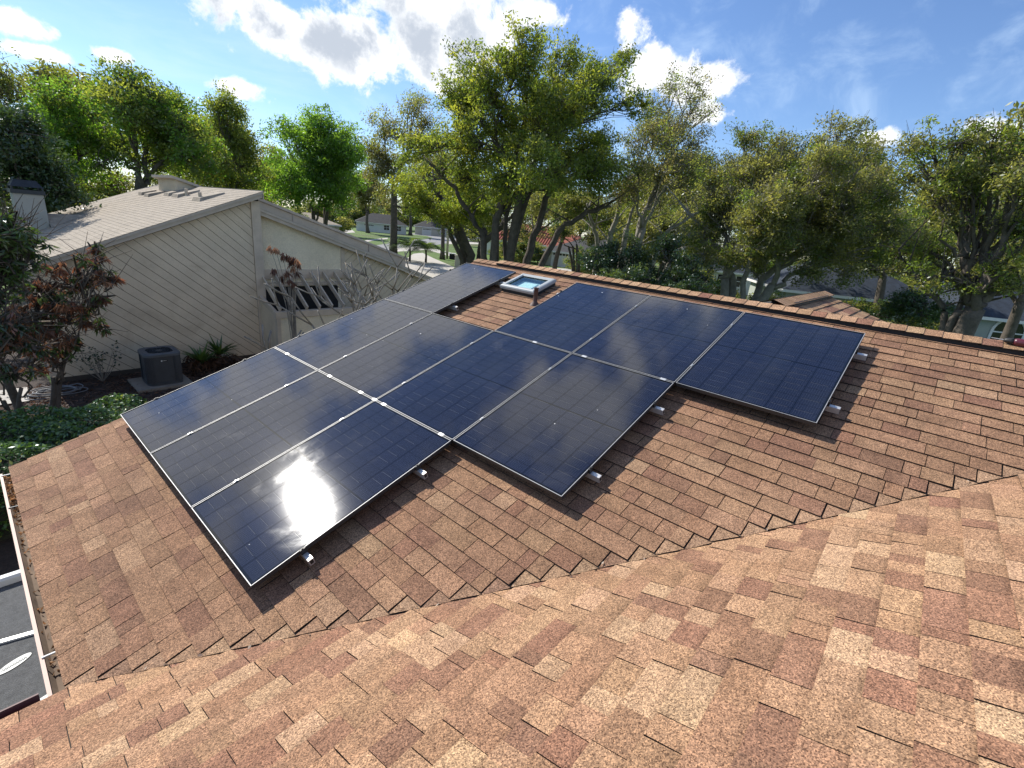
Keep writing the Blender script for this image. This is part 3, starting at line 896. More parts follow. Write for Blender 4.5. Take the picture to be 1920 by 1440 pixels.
# ------------------------------------------------------------------ neighbouring house with diagonal siding
def neighbour():
    YW = 11.30
    X0, X1 = 0.33, 6.08
    root = empty('beige_house', (3.2, 14, GROUND), 'beige neighbouring house with diagonal board siding and grey shingle roof', 'house')
    inv = Matrix.Translation((-3.2, -14, -GROUND))
    def part(mb, name, mats, parent=root, **kw):
        o = mb.build(name, mats, None, **kw)
        o.parent = parent
        if parent is root: o.matrix_parent_inverse = inv
        return o
    a, b = np.array([1.09, 0.59]), np.array([6.05, 2.61])
    sl = (b[1] - a[1]) / (b[0] - a[0])
    zr = lambda x: a[1] + sl * (x - a[0])            # roof surface
    yf = 22.4
    # wall body
    w = MB()
    w.prism([(X0, YW + .03, GROUND), (X1, YW + .03, GROUND), (X1, YW + .03, zr(X1) - .22), (X0, YW + .03, zr(X0) - .22)], (0, yf - YW - .3, 0))
    wall = part(w, 'wall', [M['siding_gap']])
    # diagonal boards, each one clipped to the wall outline
    k = -0.86
    pitch = .347
    top = lambda x: zr(x) - .26
    for n in range(-16, 40):
        xb = X0 - 1.2 + n * pitch                    # where the board's lower edge meets z = top at...
        zb = top(X0) + 0.0
        g_ = .0095
        big = 14
        # strip between two parallel lines z = zb + k (x - xb) ...
        c0 = zb - k * (xb + g_); c1 = zb - k * (xb + pitch - g_)
        poly = [(-big, c0 - k * -big * -1), ] if False else [(-2, c0 + k * -2), (16, c0 + k * 16), (16, c1 + k * 16), (-2, c1 + k * -2)]
        poly = clip(poly, -1, 0, -X0); poly = clip(poly, 1, 0, X1 - .27)
        poly = clip(poly, 0, -1, 2.86)
        poly = clip(poly, -sl, 1, top(0))
        if len(poly) < 3: continue
        ar = abs(sum(p[0] * q[1] - q[0] * p[1] for p, q in zip(poly, poly[1:] + poly[:1]))) / 2
        if ar < .004: continue
        d = RNG.uniform(.018, .024)
        m = MB(); m.prism([(x, YW + .031, z) for x, z in poly], (0, -d, 0))
        part(m, 'board', [M['siding']], wall)
    # trim boards
    t = MB(); t.box((X1 - .265, YW - .035, GROUND), (X1 + .02, YW + .029, top(X1 - .14))); part(t, 'corner_board', [M['trim']])
    t = MB(); t.box((X0 - .06, YW - .03, GROUND), (X0 + .1, YW + .029, top(X0))); part(t, 'corner_board', [M['trim']])
    t = MB(); t.box((X0 + .1, YW - .005, GROUND + .0), (X1 - .27, YW + .028, GROUND + .14)); part(t, 'plinth', [M['siding_gap']])
    # rake boards (two steps) and roof slab
    xa, xb = .45, 6.10
    for y0, y1, z0, z1, nm in ((YW - .27, YW - .235, -.20, -.035, 'rake_board'), (YW - .31, YW - .272, -.085, -.012, 'rake_trim')):
        m = MB()
        m.prism([(xa, y0, zr(xa) + z0), (xb, y0, zr(xb) + z0), (xb, y0, zr(xb) + z1), (xa, y0, zr(xa) + z1)], (0, y1 - y0, 0))
        part(m, nm, [M['fascia']])
    m = MB(); m.prism([(xa, YW - .23, zr(xa) - .21), (xb, YW - .23, zr(xb) - .21), (xb, YW - .23, zr(xb) - .19), (xa, YW - .23, zr(xa) - .19)], (0, .26, 0)); part(m, 'soffit', [M['trim']])
    m = MB(); m.prism([(xa, YW - .30, zr(xa) - .03), (xb, YW - .30, zr(xb) - .03), (xb, YW - .30, zr(xb) - .011), (xa, YW - .30, zr(xa) - .011)], (0, yf + .3 - YW + .3, 0))
    rf = part(m, 'roof', [M['grey_roof']])
    m = MB(); m.prism([(xb + .002, YW - .30, zr(xb) - .25), (xb + .03, YW - .30, zr(xb) - .25), (xb + .03, YW - .30, zr(xb) + .02), (xb + .002, YW - .30, zr(xb) + .02)], (0, yf - YW + .6, 0)); part(m, 'peak_fascia', [M['fascia']])
    L = (xb - xa) * math.hypot(1, sl)
    nc = int(L / .15)
    for r in range(nc):
        x0 = xa + (xb - xa) * r / nc; x1 = xa + (xb - xa) * (r + 1) / nc
        # each course is broken into long runs with slightly different weathering
        m = MB(); y = YW - .31
        hb = .016
        m.add([(x0, y, zr(x0) + hb - .012), (x1, y, zr(x1) - .004), (x1, yf + .3, zr(x1) - .004), (x0, yf + .3, zr(x0) + hb - .012), (x0, y, zr(x0) - .0105), (x0, yf + .3, zr(x0) - .0105)],
              [(0, 1, 2, 3), (4, 0, 3, 5)])
        part(m, 'shingle_course', [M['grey_roof']], rf)
    # flat vents and pipes on the roof
    for x, y, s in ((5.08, 20.0, .35), (5.06, 18.75, .4), (5.36, 17.1, .42), (5.38, 15.9, .48), (5.33, 13.3, .5)):
        m = MB(); z = zr(x)
        m.hexa([(x - s, y - s * .8, zr(x - s) + .0), (x + s * .6, y - s * .8, zr(x + s * .6)), (x + s * .6, y + s * .8, zr(x + s * .6)), (x - s, y + s * .8, zr(x - s)),
                (x - s * .9, y - s * .7, zr(x - s) + .13), (x + s * .6, y - s * .7, zr(x + s * .6) + .05), (x + s * .6, y + s * .7, zr(x + s * .6) + .05), (x - s * .9, y + s * .7, zr(x - s) + .13)])
        part(m, 'roof_vent', [M['grey_roof']], rf)
    for x, y in ((5.2, 15.5), (4.98, 13.3)):
        m = MB(); m.lathe((x, y, zr(x)), [(.055, -.05), (.055, .24), (.0, .245)], 12); part(m, 'vent_pipe', [M['trim']], rf)
    # clerestory box on the peak
    m = MB(); m.prism([(5.4, 17.3, 2.2), (6.6, 17.3, 2.2), (6.6, 17.3, 2.48), (5.4, 17.3, 2.80)], (0, 2.5, 0)); cl = part(m, 'clerestory', [M['siding']])
    m = MB(); m.prism([(5.22, 17.15, 2.852), (5.22, 17.15, 2.95), (6.9, 17.15, 2.50), (6.9, 17.15, 2.402)], (0, 2.8, 0)); part(m, 'clerestory_roof', [M['fascia']], cl)
    # chimney
    m = MB(); m.box((0.75, 17.6, -1.0), (1.5, 18.7, 1.80)); ch = part(m, 'chimney', [M['chimney']])
    m = MB(); m.box((0.70, 17.55, 1.80), (1.55, 18.75, 1.93))
    m.hexa([(.72, 17.57, 2.02), (1.53, 17.57, 2.02), (1.53, 18.73, 2.02), (.72, 18.73, 2.02), (.85, 17.8, 2.24), (1.40, 17.8, 2.24), (1.40, 18.5, 2.24), (.85, 18.5, 2.24)])
    for px_, py_ in ((.73, 17.58), (1.47, 17.58), (.73, 18.66), (1.47, 18.66)): m.box((px_, py_, 1.93), (px_ + .05, py_ + .05, 2.02))
    part(m, 'chimney_cap', [M['dark_metal']], ch)
    m = MB(); m.prism([(1.5, 17.3, zr(1.5)), (2.6, 18.1, zr(2.6)), (1.5, 19.0, zr(1.5)), (1.5, 18.1, zr(1.5) + .42)], (.01, 0, .01)); part(m, 'chimney_cricket', [M['grey_roof']], ch)
    # --- right hand section: stucco, diagonal boards and low roof
    YS = 11.62
    z2 = lambda x: 2.10 - .3165 * (x - 6.1)
    m = MB(); m.prism([(X1 + .03, YS, GROUND), (9.16, YS, GROUND), (9.16, YS, z2(9.16) - .2), (X1 + .03, YS, z2(X1) - .2)], (0, .2, 0)); part(m, 'stucco_wall', [M['stucco']])
    m = MB(); m.prism([(9.17, YS + .02, GROUND), (14.2, YS + .02, GROUND), (14.2, YS + .02, z2(14.2) - .2), (9.17, YS + .02, z2(9.17) - .2)], (0, .2, 0)); rw = part(m, 'side_wall', [M['siding_gap']])
    for n in range(40):
        c0 = -9.5 + n * .29; g_ = .008
        poly = [(6, c0 + g_ + .86 * (6 - 9)), (20, c0 + g_ + .86 * 11), (20, c0 + .29 - g_ + .86 * 11), (6, c0 + .29 - g_ + .86 * -3)]
        poly = clip(poly, -1, 0, -9.32); poly = clip(poly, 1, 0, 14.2); poly = clip(poly, 0, -1, 2.9); poly = clip(poly, .3165, 1, z2(0) - .2)
        if len(poly) < 3: continue
        mb = MB(); mb.prism([(x, YS + .021, z) for x, z in poly], (0, -.02, 0)); part(mb, 'board', [M['siding']], rw)
    m = MB(); m.box((9.165, YS - .03, GROUND), (9.315, YS + .019, z2(9.3) - .2)); part(m, 'corner_board', [M['trim']])
    for y0, z0, z1, h in ((YS - .30, -.22, -.04, .03), (YS - .335, -.10, -.015, .034)):
        m = MB(); m.prism([(X1 + .0, y0, z2(X1) + z0), (14.3, y0, z2(14.3) + z0), (14.3, y0, z2(14.3) + z1), (X1 + .0, y0, z2(X1) + z1)], (0, h, 0)); part(m, 'rake_board', [M['fascia']])
    m = MB(); m.prism([(X1, YS - .32, z2(X1) - .014), (14.3, YS - .32, z2(14.3) - .014), (14.3, YS - .32, z2(14.3)), (X1, YS - .32, z2(X1))], (0, 1.6, 0)); part(m, 'lower_roof', [M['grey_roof']])
    # raised parapet behind it
    z3 = lambda x: 2.30 - .302 * (x - 6.8)
    m = MB(); m.prism([(X1 + .04, 12.9, z3(X1) - 1.2), (13.2, 12.9, z3(13.2) - 1.2), (13.2, 12.9, z3(13.2)), (X1 + .04, 12.9, z3(X1))], (0, .12, 0)); part(m, 'parapet', [M['trim']])
    m = MB(); m.prism([(X1 + .04, 12.82, z3(X1) + .005), (13.3, 12.82, z3(13.3) + .005), (13.3, 12.82, z3(13.3) + .10), (X1 + .04, 12.82, z3(X1) + .10)], (0, .36, 0)); part(m, 'parapet_cap', [M['fascia']])
    m = MB(); m.prism([(X1 + .04, 13.2, z3(X1) - .3), (13.2, 13.2, z3(13.2) - .3), (13.2, 13.2, z3(13.2) - .28), (X1 + .04, 13.2, z3(X1) - .28)], (0, 9, 0)); part(m, 'rear_roof', [M['grey_roof']])
    m = MB(); m.box((X1 + .04, 13.2, GROUND), (13.1, 22, -.4)); part(m, 'rear_wall', [M['siding']])
    for x in (7.9, 11.2):
        m = MB(); m.box((x, 12.86, z3(x) - .9), (x + .05, 12.899, z3(x) - .01)); part(m, 'batten', [M['fascia']])
    # --- small courtyard screen with sloping rafters
    YP = 9.95
    xl, xr_ = 5.86, 10.4
    pg = MB(); pg.box((xl + .12, YP, GROUND), (xr_, YP + .12, -1.33)); sw = part(pg, 'screen_wall', [M['stucco']])
    pg = MB(); pg.box((xl, YP - .04, GROUND), (xl + .118, YP + .14, -1.33)); part(pg, 'screen_post', [M['trim']], sw)
    pg = MB(); pg.box((xl - .04, YP - .06, -1.328), (xr_, YP + .16, -1.12)); part(pg, 'screen_beam', [M['trim']], sw)
    pg = MB(); pg.hexa([(xl + .02, YP + .16, GROUND), (xl + .08, YP + .16, GROUND), (xl + .08, 11.26, GROUND), (xl + .02, 11.26, GROUND), (xl + .02, YP + .16, -1.3), (xl + .08, YP + .16, -1.3), (xl + .08, 11.26, -.95), (xl + .02, 11.26, -.95)]); part(pg, 'side_screen', [M['siding']], sw)
    pg = MB(); pg.beam((xl + .05, YP + .1, -1.21), (xl + .05, 11.26, -.86), .1, .16); part(pg, 'side_beam', [M['trim']], sw)
    pg = MB(); pg.box((X1 + .03, YS - .09, -.26), (9.6, YS - .001, .06)); part(pg, 'ledger', [M['trim']], sw)
    pg = MB(); pg.box((X1 + .03, YS - .16, -.50), (9.6, YS - .001, -.40)); part(pg, 'ledger', [M['trim']], sw)
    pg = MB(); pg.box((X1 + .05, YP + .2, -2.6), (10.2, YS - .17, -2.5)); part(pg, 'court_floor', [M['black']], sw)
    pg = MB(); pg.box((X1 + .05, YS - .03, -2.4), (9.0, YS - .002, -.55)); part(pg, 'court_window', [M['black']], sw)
    for x in np.arange(xl + .16, xr_ - .9, .46):
        pg = MB(); pg.beam((x, YP + .02, -1.06), (x + .02, YS - .1, -.06), .05, .17); part(pg, 'rafter', [M['trim']], sw)
neighbour()

# ------------------------------------------------------------------ air conditioner
def air_conditioner():
    c = np.array([2.52, 9.95, GROUND])
    pad = MB(); pad.box((c[0] - .72, c[1] - .62, GROUND), (c[0] + .6, c[1] + .6, GROUND + .08))
    tag(pad.build('concrete_pad', [simple('stained_pad_concrete', (.22, .20, .17), .95, 3, .25, bump=.3, bscale=30, fine=.2)]), 'square concrete pad under the air conditioner', 'pad')
    root = empty('air_conditioner', c + (0, 0, .08), 'dark grey round-cornered air conditioner standing by the diagonal siding', 'air conditioner')
    h = .93; R_, cr = .43, .17
    def outline(R0, rc, n=6):
        pts = []
        for q, (sx, sy) in enumerate(((1, 1), (-1, 1), (-1, -1), (1, -1))):
            for k in range(n + 1):
                a = math.pi / 2 * (q + k / n)
                pts.append((sx * (R0 - rc) + rc * math.cos(a), sy * (R0 - rc) + rc * math.sin(a)))
        return pts
    def loop(mb, levels):
        rows = [[(x, y, z) for x, y in outline(R0, rc)] for R0, rc, z in levels]
        n = len(rows[0])
        for i in range(len(rows) - 1):
            for k in range(n):
                l = (k + 1) % n
                mb.add([rows[i][k], rows[i][l], rows[i + 1][l], rows[i + 1][k]], [(0, 1, 2, 3)])
    b = MB(); loop(b, [(R_, cr, .0), (R_, cr, .06), (R_ - .025, cr, .065), (R_ - .025, cr, h - .1)]); b.build('body', [M['ac_metal']], root)
    cab = None
    for k in range(44):
        o = outline(R_ - .008, cr, 10)
        i = int(k * len(o) / 44); p = np.array(o[i]); 
        m = MB(); m.obox((p[0], p[1], h / 2 - .02), ((1, 0, 0), (0, 1, 0), (0, 0, 1)), (.011, .011, (h - .17) / 2)); m.build('louvre_rib', [M['ac_metal']], root)
    t = MB(); loop(t, [(R_ - .02, cr, h - .1), (R_ + .012, cr, h - .098), (R_ + .012, cr, h - .03), (R_ - .02, cr, h)])
    # top ring down to the fan opening
    out = outline(R_ - .02, cr); n = len(out)
    inn = [(.345 * math.cos(math.atan2(y, x)), .345 * math.sin(math.atan2(y, x))) for x, y in out]
    for k in range(n):
        l = (k + 1) % n
        t.add([(*out[k], h), (*out[l], h), (*inn[l], h - .012), (*inn[k], h - .012)], [(0, 1, 2, 3)])
    t.build('top_cover', [M['ac_top']], root)
    f = MB(); f.lathe((0, 0, h - .16), [(.344, .146), (.335, .02), (.0, .02)], 28); f.build('fan_well', [M['black']], root)
    g_ = MB()
    for r in (.08, .15, .22, .29): g_.tube([(r * math.cos(a), r * math.sin(a), h - .02) for a in np.linspace(0, 2 * math.pi, 29)], .004, 4, cap=False)
    for a in np.arange(8) * math.pi / 8: g_.tube([(-.335 * math.cos(a), -.335 * math.sin(a), h - .016), (.335 * math.cos(a), .335 * math.sin(a), h - .016)], .004, 4)
    g_.lathe((0, 0, h - .03), [(.0, .02), (.075, .02), (.08, .0)], 16)
    g_.build('fan_guard', [M['ac_metal']], root)
    p = MB(); y = -R_ - .004
    p.box((-.09, y, h - .24), (.075, y + .01, h - .19), 1)
    a = [(-.062 + .02 * math.cos(t), y - .002, h - .215 + .02 * math.sin(t)) for t in np.arange(12) * math.pi / 6]; p.add(a, [tuple(range(12))], 0)
    for x0, w_ in ((-.03, .014), (-.012, .012), (.004, .016), (.024, .010), (.038, .015)): p.box((x0, y - .002, h - .222), (x0 + w_ - .003, y - .0005, h - .207), 0)
    p.build('badge', [M['white_paint'], M['black']], root)
    # pipe to the wall
    q = MB(); q.tube([(.3, R_ - .1, .25), (.34, R_ + .3, .3), (.34, 1.3, .32)], .02, 8); q.build('refrigerant_line', [M['black']], root)
air_conditioner()

# garden hose on the bed
def hose():
    mb = MB(); pts = []
    c = np.array([.25, 10.2, GROUND + .06])
    for k in range(190):
        a = k * .17; r = .40 + .10 * math.sin(k * .11) + .05 * math.sin(k * .37)
        pts.append(c + (r * 1.15 * math.cos(a), r * .8 * math.sin(a), .02 * math.sin(k * .23) + k * .0006))
    pts += [c + (-.7, .1, 0), c + (-1.0, .3, -.03), c + (-1.4, .2, -.03)]
    mb.tube(pts, .012, 6)
    tag(mb.build('garden_hose', [simple('grey_hose', (.14, .15, .16), .6, 8, .2)], smooth=True), 'coiled grey garden hose on the mulch by the slab', 'hose')
hose()

# ------------------------------------------------------------------ boat beside the eave
def boat():
    zc = -2.0
    root = empty('boat', (-1.6, -0.5, GROUND), 'white-rimmed boat with grey speckled deck below the gutter', 'boat')
    inv = Matrix.Translation((1.6, .5, -GROUND))
    def part(mb, name, mats, parent=root, **kw):
        o = mb.build(name, mats, None, **kw); o.parent = parent
        if parent is root: o.matrix_parent_inverse = inv
        return o
    carpet = simple('grey_boat_carpet', (.125, .128, .13), .95, 14, .3, bump=.5, bscale=90, fine=.45)
    gel = simple('white_gelcoat', (.70, .71, .69), .3, 2, .1)
    # plan outline: stern (far end, straight) to bow (near end, rounded)
    right = [(-.42, .62), (-.42, .2), (-.42, -.3), (-.44, -.75), (-.52, -1.08), (-.75, -1.30), (-1.15, -1.42)]
    left = [(-2.3 - (x + .42), y) for x, y in right[::-1]]
    out = right + left[1:]
    n = len(out)
    m = MB(); m.add([(x, y, zc) for x, y in out], [tuple(range(n))]); m.add([(x * .9 - .12, y * .9, zc - .9) for x, y in out], [])
    dk = part(m, 'deck', [carpet])
    if dk.data.polygons[0].normal.z < 0: dk.data.flip_normals()
    h = MB()
    c = np.array([-1.36, -.4])
    def lvl(k, z): return [((x - c[0]) * k + c[0], (y - c[1]) * k + c[1], z) for x, y in out]
    rows = [lvl(1.0, zc + .001), lvl(1.0, zc + .07), lvl(1.02, zc + .095), lvl(1.10, zc + .085), lvl(1.13, zc + .03), lvl(1.12, zc - .12), lvl(.8, zc - .75)]
    for i in range(len(rows) - 1):
        for k in range(n):
            l = (k + 1) % n
            h.add([rows[i][k], rows[i][l], rows[i + 1][l], rows[i + 1][k]], [(0, 1, 2, 3)])
    part(h, 'hull', [gel])
    s = MB()
    pts = [(-2.1, -.26), (-1.7, -.24), (-1.25, -.33), (-.9, -.42), (-.43, -.34)]
    for p, q in zip(pts, pts[1:]): s.beam((*p, zc + .012), (*q, zc + .012), .045, .022)
    part(s, 'step_edge', [gel], dk)
    e = MB(); ec = np.array([-1.17, -.72, zc])
    ov = [ec + (.125 * math.cos(t) * .94 + .06 * math.sin(t) * .3, -.125 * math.cos(t) * -.30 + .06 * math.sin(t), .006) for t in np.arange(28) * 2 * math.pi / 28]
    e.add(ov, [tuple(range(28))], 0)
    for k in range(9):    # a flowing script word
        t0 = -.085 + k * .019
        e.tube([ec + (t0 + d[0] * .018, t0 * .30 + (d[1] - .5) * .034, .0105) for d in ((0, .2), (.35, .85 if k else 1.3), (.6, .2), (1, .3))], .0028, 4, 1)
    part(e, 'oval_emblem', [simple('pale_emblem', (.42, .44, .42), .5, 5, .1), gel], dk)
    f = MB(); f.beam((-.98, -.93, zc + .02), (-.55, -.78, zc + .05), .07, .03); f.beam((-.86, -.86, zc + .05), (-.62, -.92, zc + .055), .03, .02)
    part(f, 'cleat_bracket', [gel], dk)
    f = MB(); f.obox((-.95, -.90, zc + .03), ((.9, .4, 0), (-.4, .9, 0), (0, 0, 1)), (.04, .03, .02)); part(f, 'foot_pedal', [M['black']], dk)
boat()

# ------------------------------------------------------------------ trees
def bez(p0, p1, p2, n):
    t = np.linspace(0, 1, n)[:, None]
    return (1 - t) ** 2 * p0 + 2 * t * (1 - t) * p1 + t ** 2 * p2
def leaves_at(rs, centres, rc, per, size, pal, upbias=0.35, asp=0.42, jit=.28):
    """leaf-sized rhombs scattered through clumps; every clump has its own shade"""
    nC = len(centres)
    n = nC * per
    ci = np.repeat(np.arange(nC), per)
    d = rs.normal(0, 1, (n, 3)); d /= np.linalg.norm(d, axis=1)[:, None]
    r = rs.rand(n) ** .45
    R = np.repeat(rc if hasattr(rc, '__len__') else np.full(nC, rc), per)
    c = centres[ci] + d * (r * R)[:, None] * [1, 1, .72]
    a = rs.normal(0, 1, (n, 3)); a[:, 2] -= .25; a /= np.linalg.norm(a, axis=1)[:, None]
    nv = rs.normal(0, 1, (n, 3)); nv[:, 2] += upbias * 2; b = np.cross(nv, a); b /= (np.linalg.norm(b, axis=1)[:, None] + 1e-9)
    L = (size * rs.uniform(.65, 1.35, n))[:, None]; W = L * asp
    V = np.stack([c - a * L * .5, c + b * W * .5, c + a * L * .5, c - b * W * .5], 1)
    pal = np.array(pal)
    cc = pal[rs.choice(len(pal), nC)] * rs.uniform(1 - jit, 1 + jit, nC)[:, None]
    col = cc[ci] * rs.uniform(.75, 1.25, n)[:, None]
    return V, col

OAK = [(.088, .110, .024), (.072, .096, .022), (.104, .116, .028), (.060, .082, .020)]
BRIGHT = [(.070, .125, .020), (.055, .105, .018), (.090, .150, .024)]
GOLD = [(.135, .140, .028), (.108, .124, .026), (.086, .108, .024), (.072, .100, .022)]
OLIVE = [(.108, .108, .044), (.096, .098, .040), (.124, .118, .052), (.082, .090, .036)]
GREY = [(.110, .096, .062), (.092, .088, .046), (.080, .088, .034)]
DEEP = [(.024, .044, .014), (.034, .056, .016), (.018, .034, .012)]

def tree(name, label, D, base, lobes, pal, seed, leaf=.15, clumps=9.0, per=34, rc=.62, trunk_r=.32, stems=1, fork=.30, depth=.55,
         mat='leaf', bark='bark', twig=1.0, bare=0.0, group=None, cat='tree', fill=.8, dens=2.6, leaf_fn=None, twigs=2, limbs=()):
    rs = np.random.RandomState(seed)
    b0 = far_point(base[0], base[1], D); b0[2] = GROUND
    ps, rr = [], []
    for x, y, r in lobes:
        p = far_point(x, y, D); m = metres(p, r)
        ps.append(p); rr.append(m)
    ps, rr = np.array(ps), np.array(rr)
    fw = (ps.mean(0) - CAM); fw[2] = 0; fw /= np.linalg.norm(fw)
    span = np.ptp(ps @ np.cross(fw, [0, 0, 1.0])) + 2 * rr.mean()
    ps = ps + fw * (rs.uniform(-.5, .5, len(ps)) * span * depth)[:, None]
    # extra lobes fill the far and near side of the crown
    ne = int(len(ps) * fill)
    if ne:
        k = rs.choice(len(ps), ne)
        ex = ps[k] * .75 + ps[rs.choice(len(ps), ne)] * .25 + fw * (rs.uniform(-.5, .5, ne) * span * depth)[:, None]
        ps = np.vstack([ps, ex]); rr = np.r_[rr, rr[k] * .95]
    root = empty(name, b0, label, cat, group)
    ps = ps - b0
    tb = MB()
    top = ps[:, 2].max(); low = max(ps[:, 2].min() * .75, .8)
    cen = ps.mean(0)
    ends = []
    K = max(3, min(7, len(lobes) // 3))
    # group the lobes round main limbs by bearing and height
    idx = rs.permutation(len(ps))[:K]; ctr = ps[idx].copy()
    for _ in range(8):
        lab = np.argmin(((ps[:, None] - ctr[None]) ** 2).sum(2), 1)
        for k in range(K):
            if (lab == k).any(): ctr[k] = ps[lab == k].mean(0)
    offs = [np.array([0, 0, 0.])] if stems == 1 else [np.array([math.cos(q), math.sin(q), 0]) * trunk_r * 1.3 for q in rs.uniform(0, 6.28) + np.arange(stems) * 2 * math.pi / stems]
    fh = low + (top - low) * fork * .5
    forks = []
    for o_ in offs:
        f = o_ * 2.2 + np.array([cen[0] * .22, cen[1] * .22, fh * rs.uniform(.75, 1.05)]) + rs.normal(0, .2, 3) * [1, 1, .3]
        path = bez(o_, np.array([o_[0] * 1.2, o_[1] * 1.2, f[2] * .55]) + rs.normal(0, .15, 3), f, 9)
        r0 = trunk_r * (1.0 if stems == 1 else .72)
        rad = np.linspace(r0, r0 * .72, 9); rad[0] *= 1.45; rad[1] *= 1.12
        tb.tube(path, rad, 10); forks.append((f, r0 * .72))
    for k in range(K):
        mem = np.where(lab == k)[0]
        if not len(mem): continue
        f, r0 = forks[k % len(forks)]
        tgt = f + (ctr[k] - f) * .62
        ctl = f + (tgt - f) * .45 + np.array([0, 0, .12 * np.linalg.norm(tgt - f)])
        path = bez(f - [0, 0, .2], ctl, tgt, 9); path[1:-1] += rs.normal(0, .10, (7, 3))
        r1 = r0 * .62
        tb.tube(path, np.linspace(r1, r1 * .5, 9), 8)
        for i in mem:
            st = path[rs.randint(4, 9)]
            q = ps[i]
            cp = (st + q) / 2 + rs.normal(0, .25, 3) + [0, 0, .10 * np.linalg.norm(q - st)]
            p2 = bez(st, cp, q, 7); p2[1:-1] += rs.normal(0, .07, (5, 3))
            tb.tube(p2, np.linspace(r1 * .42, r1 * .14, 7), 6, cap=False)
            ends.append((i, p2))
    # limbs that stand out below and inside the crown
    for r_px, line in limbs:
        P_ = np.array([far_point(x, y, D) - b0 for x, y in line]) + fw * rs.uniform(-1.2, 1.2)
        P_[0, 2] = min(P_[0, 2], .3)
        k_ = np.linspace(0, len(P_) - 1, 5 * len(P_)); i0 = np.minimum(k_.astype(int), len(P_) - 2); f_ = (k_ - i0)[:, None]
        f_ = f_ * .7 + .3 * f_ * f_ * (3 - 2 * f_)
        Q_ = P_[i0] * (1 - f_) + P_[i0 + 1] * f_ + rs.normal(0, .05, (len(k_), 3))
        R_ = metres(b0 + P_[1], r_px)
        tb.tube(Q_, np.linspace(R_, R_ * .3, len(Q_)), 9)
        for _ in range(7):
            a_ = rs.randint(len(Q_) // 3, len(Q_)); d_ = rs.normal(0, 1, 3); d_[2] = abs(d_[2]) * .5 + .1; d_ /= np.linalg.norm(d_)
            tb.tube(bez(Q_[a_], Q_[a_] + d_ * .8 + [0, 0, .3], Q_[a_] + d_ * 2.2 + [0, 0, .6], 6), np.linspace(R_ * .28, R_ * .06, 6), 5, cap=False)
    cs = []; rcs = []
    for i, p2 in ends:
        n = max(5, int(1.45 * clumps * (rr[i] / .9) ** 2 * rs.uniform(.8, 1.2)))
        d = rs.normal(0, 1, (n, 3)); d /= np.linalg.norm(d, axis=1)[:, None]
        rad = rr[i] * (rs.uniform(.12, 1.0, n) ** .55) * rs.uniform(.75, 1.38, n)
        c = ps[i] + d * rad[:, None] * [1, 1, .85]
        for q in c:
            st = p2[rs.randint(3, 7)]
            mid = (st + q) / 2 + rs.normal(0, .12, 3)
            if rs.rand() < twig:
                tb.tube([st, mid, q, q + (q - mid) * .35], [.030, .020, .011, .005], 3, cap=False)
                for _ in range(twigs):
                    e = q + rs.normal(0, .3, 3) * [1, 1, .8] + [0, 0, .15]
                    tb.tube([mid * .4 + q * .6, e], [.011, .004], 3, cap=False)
        keep = rs.rand(n) >= bare
        cs.append(c[keep]); rcs.append(np.full(keep.sum(), rc) * rs.uniform(.6, 1.3, keep.sum()))
    cs = np.vstack(cs); rcs = np.concatenate(rcs)
    V, col = (leaf_fn or leaves_at)(rs, cs, rcs, int(per * dens), leaf, np.array(pal) * 1.9)
    tb.build('trunk', [M[bark]], root, smooth=True)
    quads_mesh('crown', V, M[mat], col, root)
    return root

tree('oak_tree', 'tallest broad oak with yellow-green crown behind the middle of the ridge', 35, (945, 500),
     [(905, 150, 40), (985, 128, 42), (1060, 115, 42), (1128, 112, 38), (1160, 122, 26), (862, 185, 46), (940, 190, 55), (1020, 175, 55), (1092, 180, 52), (848, 250, 48), (930, 270, 55), (1010, 262, 55),
      (1082, 272, 52), (1130, 250, 42), (800, 290, 42), (870, 330, 50), (950, 345, 46), (1040, 345, 42), (1110, 325, 46), (1160, 215, 34), (785, 335, 30), (1150, 290, 30)],
     GOLD + OAK, 11, leaf=.19, clumps=8.5, per=28, rc=.66, trunk_r=.44, stems=3, fork=.35, limbs=[(9, [(975, 540), (1000, 450), (1035, 350), (1050, 270)]), (9, [(928, 540), (930, 420), (958, 330), (985, 220)]), (7, [(922, 540), (905, 440), (855, 355), (800, 300)]), (7, [(990, 540), (1050, 430), (1105, 398), (1150, 385)]), (5, [(945, 540), (950, 400), (1000, 300), (1080, 200)])])
tree('oak_tree', 'leaning forked oak with low spreading limbs left of the tallest oak', 46, (893, 500),
     [(780, 372, 32), (812, 392, 30), (842, 405, 26), (760, 345, 28), (890, 385, 36), (850, 372, 30), (925, 405, 30), (880, 340, 34), (950, 380, 30)],
     GOLD, 12, leaf=.2, clumps=7, per=32, rc=.8, trunk_r=.5, stems=2, fork=.3, limbs=[(10, [(884, 540), (882, 475), (850, 405), (815, 350)]), (8, [(892, 540), (905, 455), (945, 420), (965, 400)]), (5, [(880, 520), (840, 425), (790, 395), (740, 385)])])
